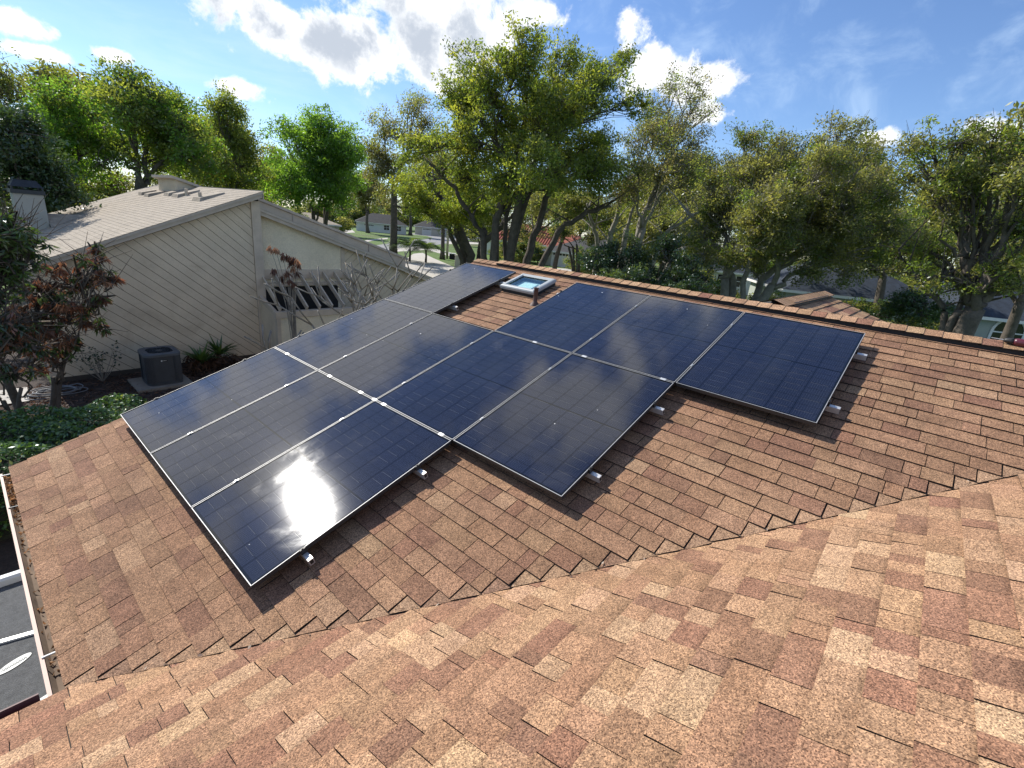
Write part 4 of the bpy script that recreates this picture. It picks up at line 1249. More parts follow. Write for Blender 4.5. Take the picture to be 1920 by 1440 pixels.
tree('sparse_tree', 'sparse greyish tall tree right of the tallest oak', 41, (1175, 500),
     [(1262, 150, 28), (1302, 170, 32), (1225, 190, 30), (1342, 192, 20), (1290, 222, 38), (1240, 250, 38), (1200, 262, 34), (1312, 262, 34), (1270, 302, 38), (1220, 322, 38), (1180, 342, 38),
      (1300, 342, 38), (1150, 372, 34), (1240, 382, 38), (1330, 310, 24)],
     GREY + OAK[:1], 13, leaf=.17, clumps=7.5, per=20, rc=.85, trunk_r=.4, stems=3, fork=.3, bare=.12, bark='pale_bark', limbs=[(8, [(1150, 540), (1145, 440), (1182, 330)]), (8, [(1192, 540), (1200, 420), (1245, 320)]), (6, [(1200, 540), (1245, 440), (1310, 395)]), (6, [(1112, 540), (1120, 450), (1100, 380)]), (5, [(1215, 540), (1270, 470), (1330, 450)])])
tree('oak_tree', 'wide olive-grey twiggy oak beyond the right half of the ridge', 29, (1385, 560),
     [(1402, 255, 28), (1442, 268, 36), (1500, 275, 40), (1560, 275, 40), (1620, 298, 36), (1370, 300, 34), (1332, 342, 38), (1402, 332, 48), (1472, 342, 52), (1542, 342, 52), (1602, 362, 46), (1660, 362, 42),
      (1352, 402, 46), (1422, 412, 46), (1502, 420, 46), (1572, 430, 42), (1642, 428, 38), (1312, 438, 32), (1690, 408, 32), (1382, 462, 32), (1600, 470, 32), (1480, 465, 34), (1440, 470, 32), (1545, 480, 32), (1650, 480, 30), (1330, 480, 28), (1700, 450, 30), (1420, 500, 26), (1520, 510, 26), (1590, 515, 24)],
     OLIVE + OAK[3:], 14, leaf=.125, clumps=13, per=40, rc=.55, trunk_r=.42, stems=2, fork=.25, bark='pale_bark', depth=.45, twigs=5, limbs=[(8, [(1390, 600), (1370, 510), (1330, 440), (1290, 400)]), (8, [(1400, 600), (1430, 520), (1500, 470), (1590, 450)]), (6, [(1395, 600), (1400, 500), (1440, 420), (1460, 350)])])
tree('oak_tree', 'open-crowned oak at the right edge with sky between its branches', 25, (1795, 640),
     [(1702, 275, 32), (1752, 268, 36), (1802, 278, 36), (1862, 262, 40), (1912, 272, 36), (1732, 322, 34), (1792, 342, 32), (1862, 332, 32), (1912, 352, 34), (1770, 402, 30), (1842, 412, 34), (1902, 432, 36),
      (1700, 460, 30), (1762, 470, 34), (1832, 482, 32), (1890, 492, 28), (1955, 300, 55), (1965, 420, 55), (1740, 520, 30), (1800, 530, 26), (1860, 525, 28), (1915, 530, 30), (1680, 500, 28)],
     OLIVE[:2] + GOLD[2:], 15, leaf=.12, clumps=11, per=34, rc=.5, trunk_r=.4, stems=1, fork=.2, depth=.4, fill=.7, limbs=[(9, [(1785, 660), (1790, 590), (1850, 560), (1925, 535)]), (7, [(1785, 660), (1770, 580), (1720, 520), (1680, 470)]), (6, [(1795, 640), (1800, 560), (1830, 470), (1850, 380)])])
tree('bright_tree', 'bright green round-crowned tree behind the low end of the beige roof', 48, (600, 470),
     [(602, 232, 30), (562, 252, 28), (640, 246, 33), (522, 252, 22), (590, 282, 42), (650, 292, 40), (542, 302, 40), (602, 332, 46), (552, 352, 38), (660, 342, 32), (508, 342, 26), (622, 372, 34)],
     BRIGHT, 16, leaf=.23, clumps=6.5, per=26, rc=.75, trunk_r=.3, stems=4, fork=.2)
tree('sparse_tree', 'thin brownish street tree with dark trunk on the green verge', 62, (737, 475),
     [(722, 242, 32), (692, 272, 28), (752, 252, 32), (782, 202, 22), (782, 182, 16), (792, 282, 32), (702, 322, 28), (742, 312, 36), (772, 342, 32), (802, 232, 22), (722, 360, 26)],
     GREY + GOLD[1:2], 17, leaf=.24, clumps=4.2, per=22, rc=1.1, trunk_r=.48, stems=1, fork=.45, bare=.1)
tree('oak_tree', 'large spreading tree behind the beige roof with a dark trunk', 37, (258, 380),
     [(216, 145, 34), (262, 152, 36), (302, 182, 40), (240, 202, 46), (332, 192, 32), (200, 182, 30), (290, 242, 46), (230, 272, 46), (342, 242, 42), (352, 292, 42), (280, 302, 42), (390, 282, 36), (180, 302, 36)],
     BRIGHT[:2] + OAK, 18, leaf=.19, clumps=8, per=24, rc=.65, trunk_r=.38, stems=1, fork=.2)
tree('oak_tree', 'light green tree left of the large spreading tree', 40, (130, 390),
     [(95, 192, 36), (130, 175, 34), (150, 222, 44), (100, 252, 40), (182, 262, 38), (90, 302, 40), (150, 312, 44), (60, 250, 36), (70, 205, 26)],
     BRIGHT + OAK[:1], 19, leaf=.19, clumps=8, per=26, rc=.65, trunk_r=.34, fork=.2)
tree('oak_tree', 'small-leaved tree right of the large spreading tree', 42, (425, 390),
     [(420, 192, 26), (450, 212, 24), (402, 222, 30), (440, 250, 34), (412, 290, 36), (460, 292, 30), (382, 330, 32), (450, 340, 30), (492, 330, 22)],
     OAK, 20, leaf=.19, clumps=7.5, per=30, rc=.75, trunk_r=.28, fork=.25)
tree('sparse_tree', 'bare-topped pale tree at the far left edge', 44, (0, 390),
     [(5, 142, 30), (22, 180, 30), (-30, 165, 50), (-20, 230, 50), (20, 235, 34)], GREY + OAK, 21, leaf=.17, clumps=7, per=22, rc=.8, trunk_r=.3, fork=.3)
tree('dark_tree', 'dark glossy-leaved tree behind the chimney', 27, (40, 420),
     [(20, 262, 56), (62, 302, 48), (100, 340, 36), (22, 350, 58), (82, 380, 32), (132, 378, 26), (-30, 300, 60), (10, 215, 30)], DEEP, 22, leaf=.15, clumps=11, per=42, rc=.6, trunk_r=.25, mat='leaf_dark', fork=.2)
tree('dark_shrub', 'dense dark green shrub just past the ridge, left part', 24, (1160, 560),
     [(1105, 490, 26), (1145, 470, 32), (1195, 476, 36), (1170, 525, 34), (1120, 530, 30), (1215, 525, 30)], DEEP + OAK[3:], 23, leaf=.12, clumps=14, per=44, rc=.42, trunk_r=.12, mat='leaf_dark', fork=.2, cat='shrub')
tree('dark_shrub', 'dense dark green shrub just past the ridge, below the olive-grey oak', 24, (1270, 570),
     [(1245, 470, 34), (1290, 490, 32), (1322, 525, 24), (1260, 530, 34), (1300, 545, 30)], DEEP + OAK[3:], 24, leaf=.12, clumps=14, per=44, rc=.42, trunk_r=.12, mat='leaf_dark', fork=.2, cat='shrub')
tree('dark_shrub', 'dark bush in front of the sage house walls', 30, (1690, 620),
     [(1650, 590, 26), (1690, 580, 28), (1740, 600, 26), (1620, 600, 20), (1715, 560, 24), (1765, 570, 22)], DEEP + OAK[3:], 25, leaf=.13, clumps=11, per=40, rc=.5, trunk_r=.12, mat='leaf_dark', fork=.2, cat='shrub')

tree('oak_tree', 'mid-height olive tree between the street tree and the leaning oak', 70, (830, 470),
     [(800, 320, 26), (830, 300, 28), (860, 330, 28), (820, 355, 28), (790, 350, 22)], GOLD + OLIVE, 26, leaf=.26, clumps=5, per=26, rc=1.0, trunk_r=.3)
tree('oak_tree', 'dense tree closing the gap below the tallest oak', 58, (1040, 500),
     [(1000, 380, 30), (1040, 370, 34), (1085, 385, 34), (1060, 410, 28), (1120, 400, 34), (980, 405, 24), (1150, 420, 30)], OLIVE + GOLD[2:], 27, leaf=.24, clumps=6, per=28, rc=.9, trunk_r=.3, fork=.3)
tree('oak_tree', 'dense olive tree behind the sparse greyish tree', 52, (1240, 500),
     [(1200, 400, 34), (1250, 420, 38), (1300, 410, 38), (1170, 440, 30), (1220, 455, 34), (1280, 455, 34), (1340, 440, 32), (1320, 380, 34)], OLIVE + OAK[3:], 28, leaf=.22, clumps=6.5, per=28, rc=.85, trunk_r=.3, fork=.2)
tree('oak_tree', 'olive tree filling in behind the two right-hand oaks', 46, (1650, 560),
     [(1560, 420, 38), (1610, 450, 38), (1660, 440, 40), (1710, 450, 38), (1760, 440, 40), (1700, 400, 34), (1640, 490, 32), (1580, 480, 32), (1720, 500, 30), (1500, 470, 34)], OLIVE + OAK, 29, leaf=.2, clumps=7, per=28, rc=.8, trunk_r=.35, fork=.15)
tree('oak_tree', 'leafy tree at the right edge behind the open-crowned oak', 38, (1900, 600),
     [(1850, 430, 40), (1900, 400, 44), (1950, 420, 46), (1880, 480, 38), (1830, 500, 32), (1930, 500, 40), (1800, 460, 32)], OLIVE + OAK[3:], 30, leaf=.18, clumps=8, per=28, rc=.7, trunk_r=.3, fork=.15)
tree('oak_tree', 'mid-green tree behind the chimney cap and clerestory', 50, (320, 400),
     [(60, 330, 34), (110, 345, 30), (170, 350, 34), (300, 335, 30), (360, 345, 32), (420, 350, 32), (470, 365, 30), (500, 385, 24)], OAK + OLIVE, 31, leaf=.24, clumps=5, per=26, rc=1.0, trunk_r=.25, fork=.2, depth=.1)

tree('slim_tree', 'slim multi-stemmed dark tree before the white garage door', 50, (1080, 520),
     [(1010, 425, 20), (1050, 430, 22), (1095, 425, 24), (985, 440, 18), (1120, 450, 22), (1040, 400, 22), (960, 430, 20)], OLIVE + DEEP, 32, leaf=.2, clumps=6, per=24, rc=.6, trunk_r=.2, stems=4, fork=.5)
# trees standing far down the street: one crown each, placed along the blocks behind
def far_trees():
    rs = np.random.RandomState(5)
    spots = [(-40, 62, 0), (60, 70, 1), (150, 66, 0), (330, 72, 1), (430, 75, 0), (500, 82, 2), (560, 96, 1), (640, 118, 0), (690, 140, 2), (770, 150, 0), (815, 170, 1), (860, 120, 0), (930, 125, 1), (1010, 105, 2),
             (1090, 95, 0), (1170, 85, 1), (1260, 78, 2), (1340, 72, 0), (1440, 70, 1), (1540, 74, 2), (1640, 72, 0), (1740, 68, 1), (1840, 66, 2), (1940, 62, 0)]
    protos = []
    lab = ['olive', 'light green', 'brownish']
    L0 = [(0, -330, 60), (-60, -300, 55), (60, -300, 55), (-110, -240, 55), (0, -250, 70), (110, -240, 55), (-70, -190, 55), (70, -190, 55), (0, -170, 60)]
    where = ['at the far left edge, beyond the dark tree', 'beyond the light green tree at far left', 'beyond the gap left of the spreading tree', 'beyond the spreading tree', 'beyond the clerestory end', 'left of the bright green tree',
             'behind the bright green tree', 'at the far end of the left lawn', 'by the far driveway', 'left of the thin street tree', 'above the grey far house', 'behind the leaning forked oak', 'behind the red tile roof, left', 'behind the red tile roof, right',
             'behind the dark garage roof', 'behind the sparse greyish tree, left', 'behind the sparse greyish tree, right', 'behind the olive-grey oak, leftmost', 'behind the olive-grey oak, second from left', 'behind the olive-grey oak, middle', 'behind the olive-grey oak, rightmost',
             'behind the sage house, left', 'behind the sage house, middle', 'behind the sage house at the right edge']
    for i, (x, D, k) in enumerate(spots):
        yh = 425 + (x - 960) * .1
        if len(protos) <= k or protos[k] is None:
            while len(protos) <= k: protos.append(None)
            sc = 30.0 / D
            o = tree('distant_tree', 'x', D, (x, yh), [(x + a * sc, yh + 4700.0 / D + b * sc * 1.15, r * sc) for a, b, r in L0], [OLIVE + GREY[2:], OAK + GOLD[1:2], GREY + OLIVE][k], 40 + k, leaf=.36, clumps=5, per=24, rc=1.1, trunk_r=.35, fork=.2, twig=.4, dens=2.0)
            protos[k] = o
        else:
            o = copy_tree(protos[k])
            p = far_point(x, yh, D); o.location = (p[0], p[1], GROUND)
            o.rotation_euler = (0, 0, rs.uniform(0, 6.28)); s = rs.uniform(1.15, 1.6); o.scale = (s, s, s * rs.uniform(.9, 1.1))
        tag(o, 'distant %s tree %s' % (lab[k], where[i]), 'tree', 'trees in the distance')
far_trees()
def bushes():
    rs = np.random.RandomState(9)
    proto = None
    spots = [(545, 88, 1.5, 'behind the bright green tree, low'), (600, 110, 2.2, 'at the far side of the left lawn'), (640, 190, 3.2, 'at the far left end of the street'), (720, 200, 3.4, 'at the far end of the street, second'), (770, 205, 3.4, 'at the far end of the street, third'), (850, 190, 3.2, 'right of the far grey house'), (900, 150, 2.6, 'left of the red tile roof'),
             (955, 74, 1.0, 'before the white wall of the red-roofed house'), (985, 80, 1.2, 'between the tree trunks before the red-roofed house'), (1015, 82, 1.0, 'left of the garage door'), (1105, 66, 1.1, 'right of the garage door'), (1150, 120, 2.4, 'far behind the dark shrubs'), (1230, 100, 2.2, 'behind the dark shrubs'), (1330, 48, 1.1, 'before the white house behind the olive-grey oak'),
             (1300, 110, 2.4, 'far behind the olive-grey oak, left'), (1420, 100, 2.3, 'far behind the olive-grey oak, right'), (1455, 40, .8, 'at the left corner of the sage house'), (1545, 42, .75, 'before the left window of the sage house'), (1650, 41, .9, 'between the two sage house wings'), (1780, 39, .8, 'before the corner of the right sage wing'), (1590, 120, 2.6, 'far behind the sage roof, left'), (1720, 115, 2.6, 'far behind the sage roof, middle'), (1860, 110, 2.6, 'far behind the sage roof, right'), (460, 95, 1.8, 'beyond the low end of the clerestory'), (330, 80, 1.6, 'beyond the beige roof, middle'), (180, 75, 1.6, 'beyond the beige roof, left'), (40, 70, 1.5, 'beyond the chimney'), (690, 185, 3.0, 'behind the pale far house')]
    for i, (x, D, sc_, w) in enumerate(spots):
        yh = 425 + (x - 960) * .1
        if proto is None:
            proto = o = tree('distant_bush', 'x', 88, (x, yh), [(x + a, yh + b, r) for a, b, r in ((0, 28, 14), (-20, 32, 13), (20, 32, 13), (-34, 42, 12), (34, 42, 12), (0, 44, 15), (-14, 12, 11), (12, 10, 11), (-24, 50, 11), (24, 50, 11))], OLIVE[:3] + DEEP + OAK[2:], 50, leaf=.26, clumps=6, per=24, rc=.8, trunk_r=.14, fork=.1, twig=.3, cat='bush')
            o.scale = (sc_ * .7,) * 3
        else:
            o = copy_tree(proto); p = far_point(x, yh, D); o.location = (p[0], p[1], GROUND)
            o.rotation_euler = (0, 0, rs.uniform(0, 6.28)); o.scale = (sc_ * .8, sc_ * .8, sc_ * .62)
        tag(o, 'leafy bush ' + w, 'bush', 'bushes around the neighbouring houses')
bushes()

# ------------------------------------------------------------------ planting close to the houses
def leaves_whorl(rs, centres, rc, per, size, pal, droop=.75, asp=.23):
    """long leaves radiating and drooping from each shoot tip"""
    nC = len(centres); n = nC * per; ci = np.repeat(np.arange(nC), per)
    a = rs.normal(0, 1, (n, 3)); a[:, 2] = a[:, 2] * .45 - droop; a /= np.linalg.norm(a, axis=1)[:, None]
    b = np.cross(a, rs.normal(0, 1, (n, 3))); b /= np.linalg.norm(b, axis=1)[:, None]
    L = (size * rs.uniform(.6, 1.3, n))[:, None]; W = L * asp
    c = centres[ci] + rs.normal(0, .03, (n, 3))
    V = np.stack([c, c + a * L * .45 + b * W * .5, c + a * L, c + a * L * .45 - b * W * .5], 1)
    pal = np.array(pal); cc = pal[rs.choice(len(pal), nC)]
    return V, cc[ci] * rs.uniform(.6, 1.35, n)[:, None]
def leaves_droop(*a):
    return leaves_whorl(*a, droop=1.35, asp=.26)
DRY = [(.135, .062, .036), (.110, .052, .032), (.150, .082, .048), (.074, .040, .026), (.036, .060, .018), (.044, .070, .020)]
tree('mango_tree', 'small tree with drooping rusty brown leaf clusters beside the diagonal siding', 14.9, (70, 640),
     [(110, 500, 22), (150, 482, 20), (182, 476, 16), (198, 510, 14), (170, 530, 18), (120, 560, 24), (150, 600, 22), (190, 612, 16), (75, 600, 28), (45, 640, 28), (100, 655, 22), (138, 640, 16), (65, 690, 22), (185, 560, 16),
      (216, 520, 8), (70, 540, 26), (20, 590, 30)], DRY, 61, leaf=.17, clumps=60, per=9, rc=.2, trunk_r=.09, stems=2, fork=.3, depth=.35, fill=.9, dens=2.0, leaf_fn=leaves_droop, mat='leaf_dry', twigs=1)
tree('dark_shrub', 'dark leafy shrub low at the left edge behind the hedge', 13.2, (0, 680),
     [(10, 640, 34), (45, 700, 24), (-25, 690, 40), (20, 600, 30), (-30, 600, 40), (60, 650, 22)], DEEP + DRY[:2], 63, leaf=.15, clumps=50, per=10, rc=.2, trunk_r=.06, stems=2, fork=.2, depth=.4, dens=2.0, leaf_fn=leaves_droop, mat='leaf_dark', cat='shrub')
tree('mango_tree', 'dark green leafy small tree at the left edge above the rusty one', 14.2, (10, 640),
     [(20, 432, 34), (52, 450, 26), (0, 470, 34), (32, 500, 28), (60, 480, 20), (-30, 450, 40), (-20, 540, 40), (-30, 620, 40)], DEEP + [(.045, .075, .018), (.055, .085, .022)], 62, leaf=.17, clumps=60, per=11, rc=.2, trunk_r=.09, stems=1, fork=.3, depth=.4, dens=2.2,
     leaf_fn=leaves_whorl, mat='leaf_dark')

def hedge():
    rs = np.random.RandomState(71)
    root = empty('hedge', (-.6, 4.8, GROUND), 'clipped glossy green hedge beside the gable edge of the roof', 'hedge')
    n = 26000
    x = rs.uniform(-3.6, 1.35, n); y = rs.uniform(3.3, 6.15, n)
    bump = .10 * np.sin(x * 3.1 + 1) * np.cos(y * 2.7) + .06 * np.sin(x * 7 + y * 5)
    top = -1.72 + bump
    e = np.minimum.reduce([1.35 - x, 6.15 - y, y - 3.3, np.full(n, .5)]) / .5
    top = top - (1 - np.clip(e, 0, 1)) ** 2 * .55
    z = top - np.abs(rs.normal(0, .10, n))
    side = rs.rand(n) < .3
    k = rs.randint(0, 3, n)
    x = np.where(side & (k == 0), 1.35 - rs.rand(n) * .15, x); y = np.where(side & (k == 1), 6.15 - rs.rand(n) * .15, y); y = np.where(side & (k == 2), 3.3 + rs.rand(n) * .15, y)
    z = np.where(side, rs.uniform(GROUND + .1, -2.0, n), z)
    c = np.c_[x, y, z] - np.array([-.6, 4.8, GROUND])
    a = rs.normal(0, 1, (n, 3)); a[:, 2] = np.abs(a[:, 2]) * .6; a /= np.linalg.norm(a, axis=1)[:, None]
    nv = rs.normal(0, 1, (n, 3)) * .7 + [0, 0, 1.2]; b = np.cross(nv, a); b /= np.linalg.norm(b, axis=1)[:, None]
    L = rs.uniform(.05, .10, n)[:, None]; W = L * .5
    V = np.stack([c - a * L * .5, c + b * W * .5, c + a * L * .5, c - b * W * .5], 1)
    pal = 2.0 * np.array([(.045, .085, .020), (.032, .066, .018), (.060, .105, .022), (.024, .048, .016), (.16, .18, .03)])
    col = pal[rs.choice(5, n, p=[.32, .3, .2, .15, .03])] * rs.uniform(.7, 1.3, n)[:, None]
    quads_mesh('foliage', V, M['leaf_dark'], col, root)
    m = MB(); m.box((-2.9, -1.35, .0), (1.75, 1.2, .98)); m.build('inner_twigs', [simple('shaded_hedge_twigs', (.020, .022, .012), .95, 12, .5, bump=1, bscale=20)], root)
hedge()

def fork_plant(name, label, base, h0, levels, seg, seed, r0=.036, spread=.62, start=3):
    rs = np.random.RandomState(seed)
    root = empty(name, base, label, 'shrub')
    mb = MB()
    def grow(p, d, L, r, k):
        q = p + d * L
        mid = p + d * L * .5 + rs.normal(0, .02, 3) + [0, 0, -.03 * L]
        mb.tube([p, mid, q], [r, r * .92, r * .9 if k else r * .95], 7)
        if k == 0: return
        for j in range(rs.choice([2, 3], p=[.6, .4])):
            ax = rs.normal(0, 1, 3); nd = d + spread * ax / np.linalg.norm(ax); nd[2] = abs(nd[2]) * .6 + .35; nd /= np.linalg.norm(nd)
            grow(q, nd, L * rs.uniform(.72, .98), r * .84, k - 1)
    for _ in range(start):
        d = np.array([rs.normal(0, .35), rs.normal(0, .35), 1.0]); d /= np.linalg.norm(d)
        grow(np.zeros(3), d, h0, r0, levels)
    mb.build('branches', [M['pale_bark']], root, smooth=True)
    return root
p_ = on_y(640, 600, 7.6); fork_plant('plumeria', 'leafless forked plumeria with stubby grey branches before the stucco screen', (p_[0], 7.6, GROUND), 1.25, 3, .36, 81, r0=.036, spread=.75, start=3)
p_ = on_y(715, 560, 7.8); fork_plant('plumeria', 'leafless plumeria with thick stubs nearest the lone top panel', (p_[0], 7.8, GROUND), 1.45, 3, .36, 87, r0=.036, spread=.7, start=2)
p_ = on_y(540, 640, 7.2); fork_plant('plumeria', 'low bare plumeria stubs beside the corner board', (p_[0], 7.2, GROUND), .82, 2, .3, 83, r0=.034, spread=.8, start=3)

def flower_stalks():
    rs = np.random.RandomState(91)
    b = np.array([6.15, 9.35, GROUND])
    root = empty('flower_stalks', b, 'tall plant with drooping dry red flower heads before the rafters', 'plant')
    st = MB(); tips = []
    for px, py in [(505, 462), (516, 466), (530, 476), (538, 480), (545, 490), (550, 482), (556, 488), (560, 494), (548, 500), (538, 510), (528, 520), (513, 505), (555, 510), (543, 525), (552, 530)]:
        p = on_y(px, py, 9.35 + rs.uniform(-.25, .25)) - b
        st.tube(bez(np.array([rs.normal(0, .06), rs.normal(0, .06), 0]), np.array([p[0] * .25, p[1] * .3, p[2] * .7]), p, 8), np.linspace(.016, .006, 8), 5)
        tips.append(p)
    st.build('stems', [M['pale_bark']], root, smooth=True)
    V, c = leaves_whorl(rs, np.array(tips), 0, 40, .20, [(.20, .105, .070), (.16, .085, .062), (.34, .20, .12)], droop=2.4, asp=.17)
    quads_mesh('flower_heads', V, M['leaf_dry'], c, root)
flower_stalks()

def rosette(name, label, base, n, L, pal, seed, cat='plant', w=.055):
    rs = np.random.RandomState(seed); mb = MB()
    for k in range(n):
        a = k * 2.4 + rs.normal(0, .2); el = rs.uniform(.35, 1.25); l = L * rs.uniform(.7, 1.1)
        d = np.array([math.cos(a) * math.cos(el), math.sin(a) * math.cos(el), math.sin(el)]); s = np.cross(d, (0, 0, 1)); s /= np.linalg.norm(s)
        p0 = np.zeros(3); p1 = d * l * .5; p2 = d * l + np.array([0, 0, -.22 * l * math.cos(el)])
        mb.tint = tuple(np.array(pal[rs.randint(len(pal))]) * rs.uniform(.7, 1.3))
        mb.add([p0 - s * w * .6, p0 + s * w * .6, p1 + s * w * .55, p1 - s * w * .55, p2], [(0, 1, 2, 3), (3, 2, 4)])
    return tag(link(bpy.data.objects.new(name, mb.mesh(name, [M['leaf_dark']], tint=True))), label, cat), mb
for i, (b, lab) in enumerate((((3.70, 10.45, GROUND + .30), 'green aloe rosette nearest the air conditioner'), ((4.30, 10.75, GROUND + .42), 'green aloe rosette nearest the corner board'))):
    o, _ = rosette('aloe', lab, b, 40, .80, [(.075, .135, .03), (.05, .10, .025), (.09, .15, .035)], 101 + i, w=.075); o.location = b; o['group'] = 'aloes by the siding'
def dry_skirt():
    rs = np.random.RandomState(103)
    c = np.c_[rs.uniform(3.3, 4.9, 60), rs.uniform(10.3, 11.0, 60), GROUND + rs.uniform(.2, .5, 60)]
    V, col = leaves_whorl(rs, c, 0, 10, .3, [(.11, .06, .035), (.07, .045, .03)], droop=1.2, asp=.12)
    tag(quads_mesh('dead_aloe_leaves', V, M['leaf_dry'], col), 'withered brown leaves around the aloes', 'dry leaves', kind='stuff')
dry_skirt()
def twig_shrub():
    rs = np.random.RandomState(105)
    root = empty('thin_shrub', (1.3, 10.85, GROUND), 'thin nearly bare shrub with few dark leaves left of the air conditioner', 'shrub')
    mb = MB(); tips = []
    for _ in range(16):
        t = np.array([rs.normal(0, .26), rs.normal(0, .12), rs.uniform(.65, 1.1)]); m_ = t * .5 + rs.normal(0, .04, 3)
        mb.tube([np.zeros(3), m_, t], [.010, .007, .003], 5); tips += [t, m_ * 1.4]
    mb.build('stems', [M['pale_bark']], root)
    V, c = leaves_at(rs, np.array(tips), .12, 6, .075, DEEP, asp=.6); quads_mesh('leaves', V, M['leaf_dark'], c, root)
twig_shrub()

def palm(name, label, base, h, n, L, seed, pal):
    rs = np.random.RandomState(seed)
    root = empty(name, base, label, 'palm')
    if h > .1:
        t = MB(); t.tube([(0, 0, 0), (.05, 0, h * .5), (0, .05, h)], [.16, .12, .12], 9); t.build('trunk', [M['bark']], root)
    for k in range(n):
        a = k * 2.4 + rs.normal(0, .2); el = rs.uniform(.2, 1.2); l = L * rs.uniform(.8, 1.1)
        d = np.array([math.cos(a), math.sin(a), 0]); p = bez(np.array([0, 0, h]), d * l * .5 * math.cos(el) + [0, 0, h + l * .65 * math.sin(el)], d * l * .9 * math.cos(el * .6) + [0, 0, h + l * .28 * math.sin(el) - l * .15], 16)
        q, c = [], []
        col = np.array(pal[rs.randint(len(pal))])
        for i in range(1, 16):
            tg = p[i] - p[i - 1]; tg /= np.linalg.norm(tg); s = np.cross(tg, (0, 0, 1)); s /= np.linalg.norm(s)
            ll = l * .30 * math.sin(math.pi * (i + 1.5) / 19)
            for sg in (-1, 1):
                e = p[i] + (s * sg * .8 + tg * .6 + np.array([0, 0, -.25])) * ll; wd = tg * .035 * l * .5
                q.append([p[i] - wd, p[i] + wd, e + wd * .2, e - wd * .2]); c.append(col * rs.uniform(.7, 1.3))
        quads_mesh('frond', np.array(q), M['leaf'], np.array(c), root)
GP = [(.06, .10, .025), (.045, .08, .02), (.08, .115, .03)]
b = on_z(768, 490, GROUND); palm('sago_palm', 'low dark palm clump above the driveway, left one', (b[0], b[1], GROUND), 1.8, 30, 3.4, 111, GP)
b = on_z(798, 493, GROUND); palm('sago_palm', 'low dark palm clump above the driveway, right one', (b[0], b[1], GROUND), 1.6, 26, 3.0, 112, GP)
b = far_point(222, 360, 31); palm('bright_palm', 'yellow-green feathery palm behind the beige roof', (b[0], b[1], GROUND), 3.4, 22, 3.2, 113, [(.12, .16, .03), (.10, .14, .03)])
b = far_point(150, 380, 30); palm('bright_palm', 'darker feathery palm behind the chimney side of the beige roof', (b[0], b[1], GROUND), 2.9, 20, 3.0, 114, [(.07, .10, .03), (.09, .12, .03)])
b = on_z(795, 512, GROUND); o, _ = rosette('bromeliad', 'pale dry-leaved rosette clump by the driveway edge', b, 46, 1.5, [(.30, .21, .13), (.22, .15, .09), (.14, .13, .06)], 121, w=.16); o.location = (b[0] - 6, b[1] - 4, GROUND + .3)

# ------------------------------------------------------------------ houses and street furniture further off
M['sage'] = simple('sage_grey_stucco', (.33, .36, .32), .9, .6, .08, bump=.3, bscale=20)
M['blue_roof'] = simple('slate_blue_shingle', (.030, .042, .062), .9, 2.0, .45, bump=.4, bscale=12, fine=.4)
M['dark_roof'] = simple('charcoal_shingle', (.050, .050, .052), .9, 1.5, .3, bump=.3, bscale=10, fine=.3)
M['red_tile'] = simple('red_clay_tile', (.36, .105, .062), .85, 1.2, .3, fine=.25)
M['pane'] = simple('dark_window_pane', (.012, .016, .02), .08, 1, .2, spec=.6)
M['cream'] = simple('cream_wall', (.52, .48, .40), .9, .6, .06, bump=.3, bscale=20)
M['white_wall'] = simple('white_wall', (.66, .66, .63), .9, .6, .06)
def hip_block(root, P, d, n, L, W, z0, z1, zr, wall, roofm, gable=False, over=.45):
    """P front-left corner, d along the front, n away from the viewer"""
    P, d, n = np.array(P, float), np.array(d, float), np.array(n, float)
    q = lambda a, b, z: (P + d * a + n * b) * [1, 1, 0] + [0, 0, z]
    w = MB(); w.hexa([q(0, 0, z0), q(L, 0, z0), q(L, W, z0), q(0, W, z0), q(0, 0, z1), q(L, 0, z1), q(L, W, z1), q(0, W, z1)])
    wo = w.build('wall', [wall]); wo.parent = root; wo.matrix_parent_inverse = Matrix.Translation(-root.location)
    r = MB(); o = over; h = 0 if gable else min(W / 2, L / 2 - .3)
    e = [q(-o, -o, z1 - .1), q(L + o, -o, z1 - .1), q(L + o, W + o, z1 - .1), q(-o, W + o, z1 - .1)]
    t = [q(h - (o if gable else 0), W / 2, zr), q(L - h + (o if gable else 0), W / 2, zr)]
    r.add(e + t, [(0, 1, 5, 4), (1, 2, 5), (2, 3, 4, 5), (3, 0, 4)])
    ro = r.build('roof', [roofm]); ro.parent = root; ro.matrix_parent_inverse = Matrix.Translation(-root.location)
    f = MB()
    for a, b_ in zip(e, e[1:] + e[:1]): f.beam(np.array(a) - [0, 0, .12], np.array(b_) - [0, 0, .12], .06, .22)
    fo = f.build('fascia', [M['white_paint']]); fo.parent = root; fo.matrix_parent_inverse = Matrix.Translation(-root.location)
    return q
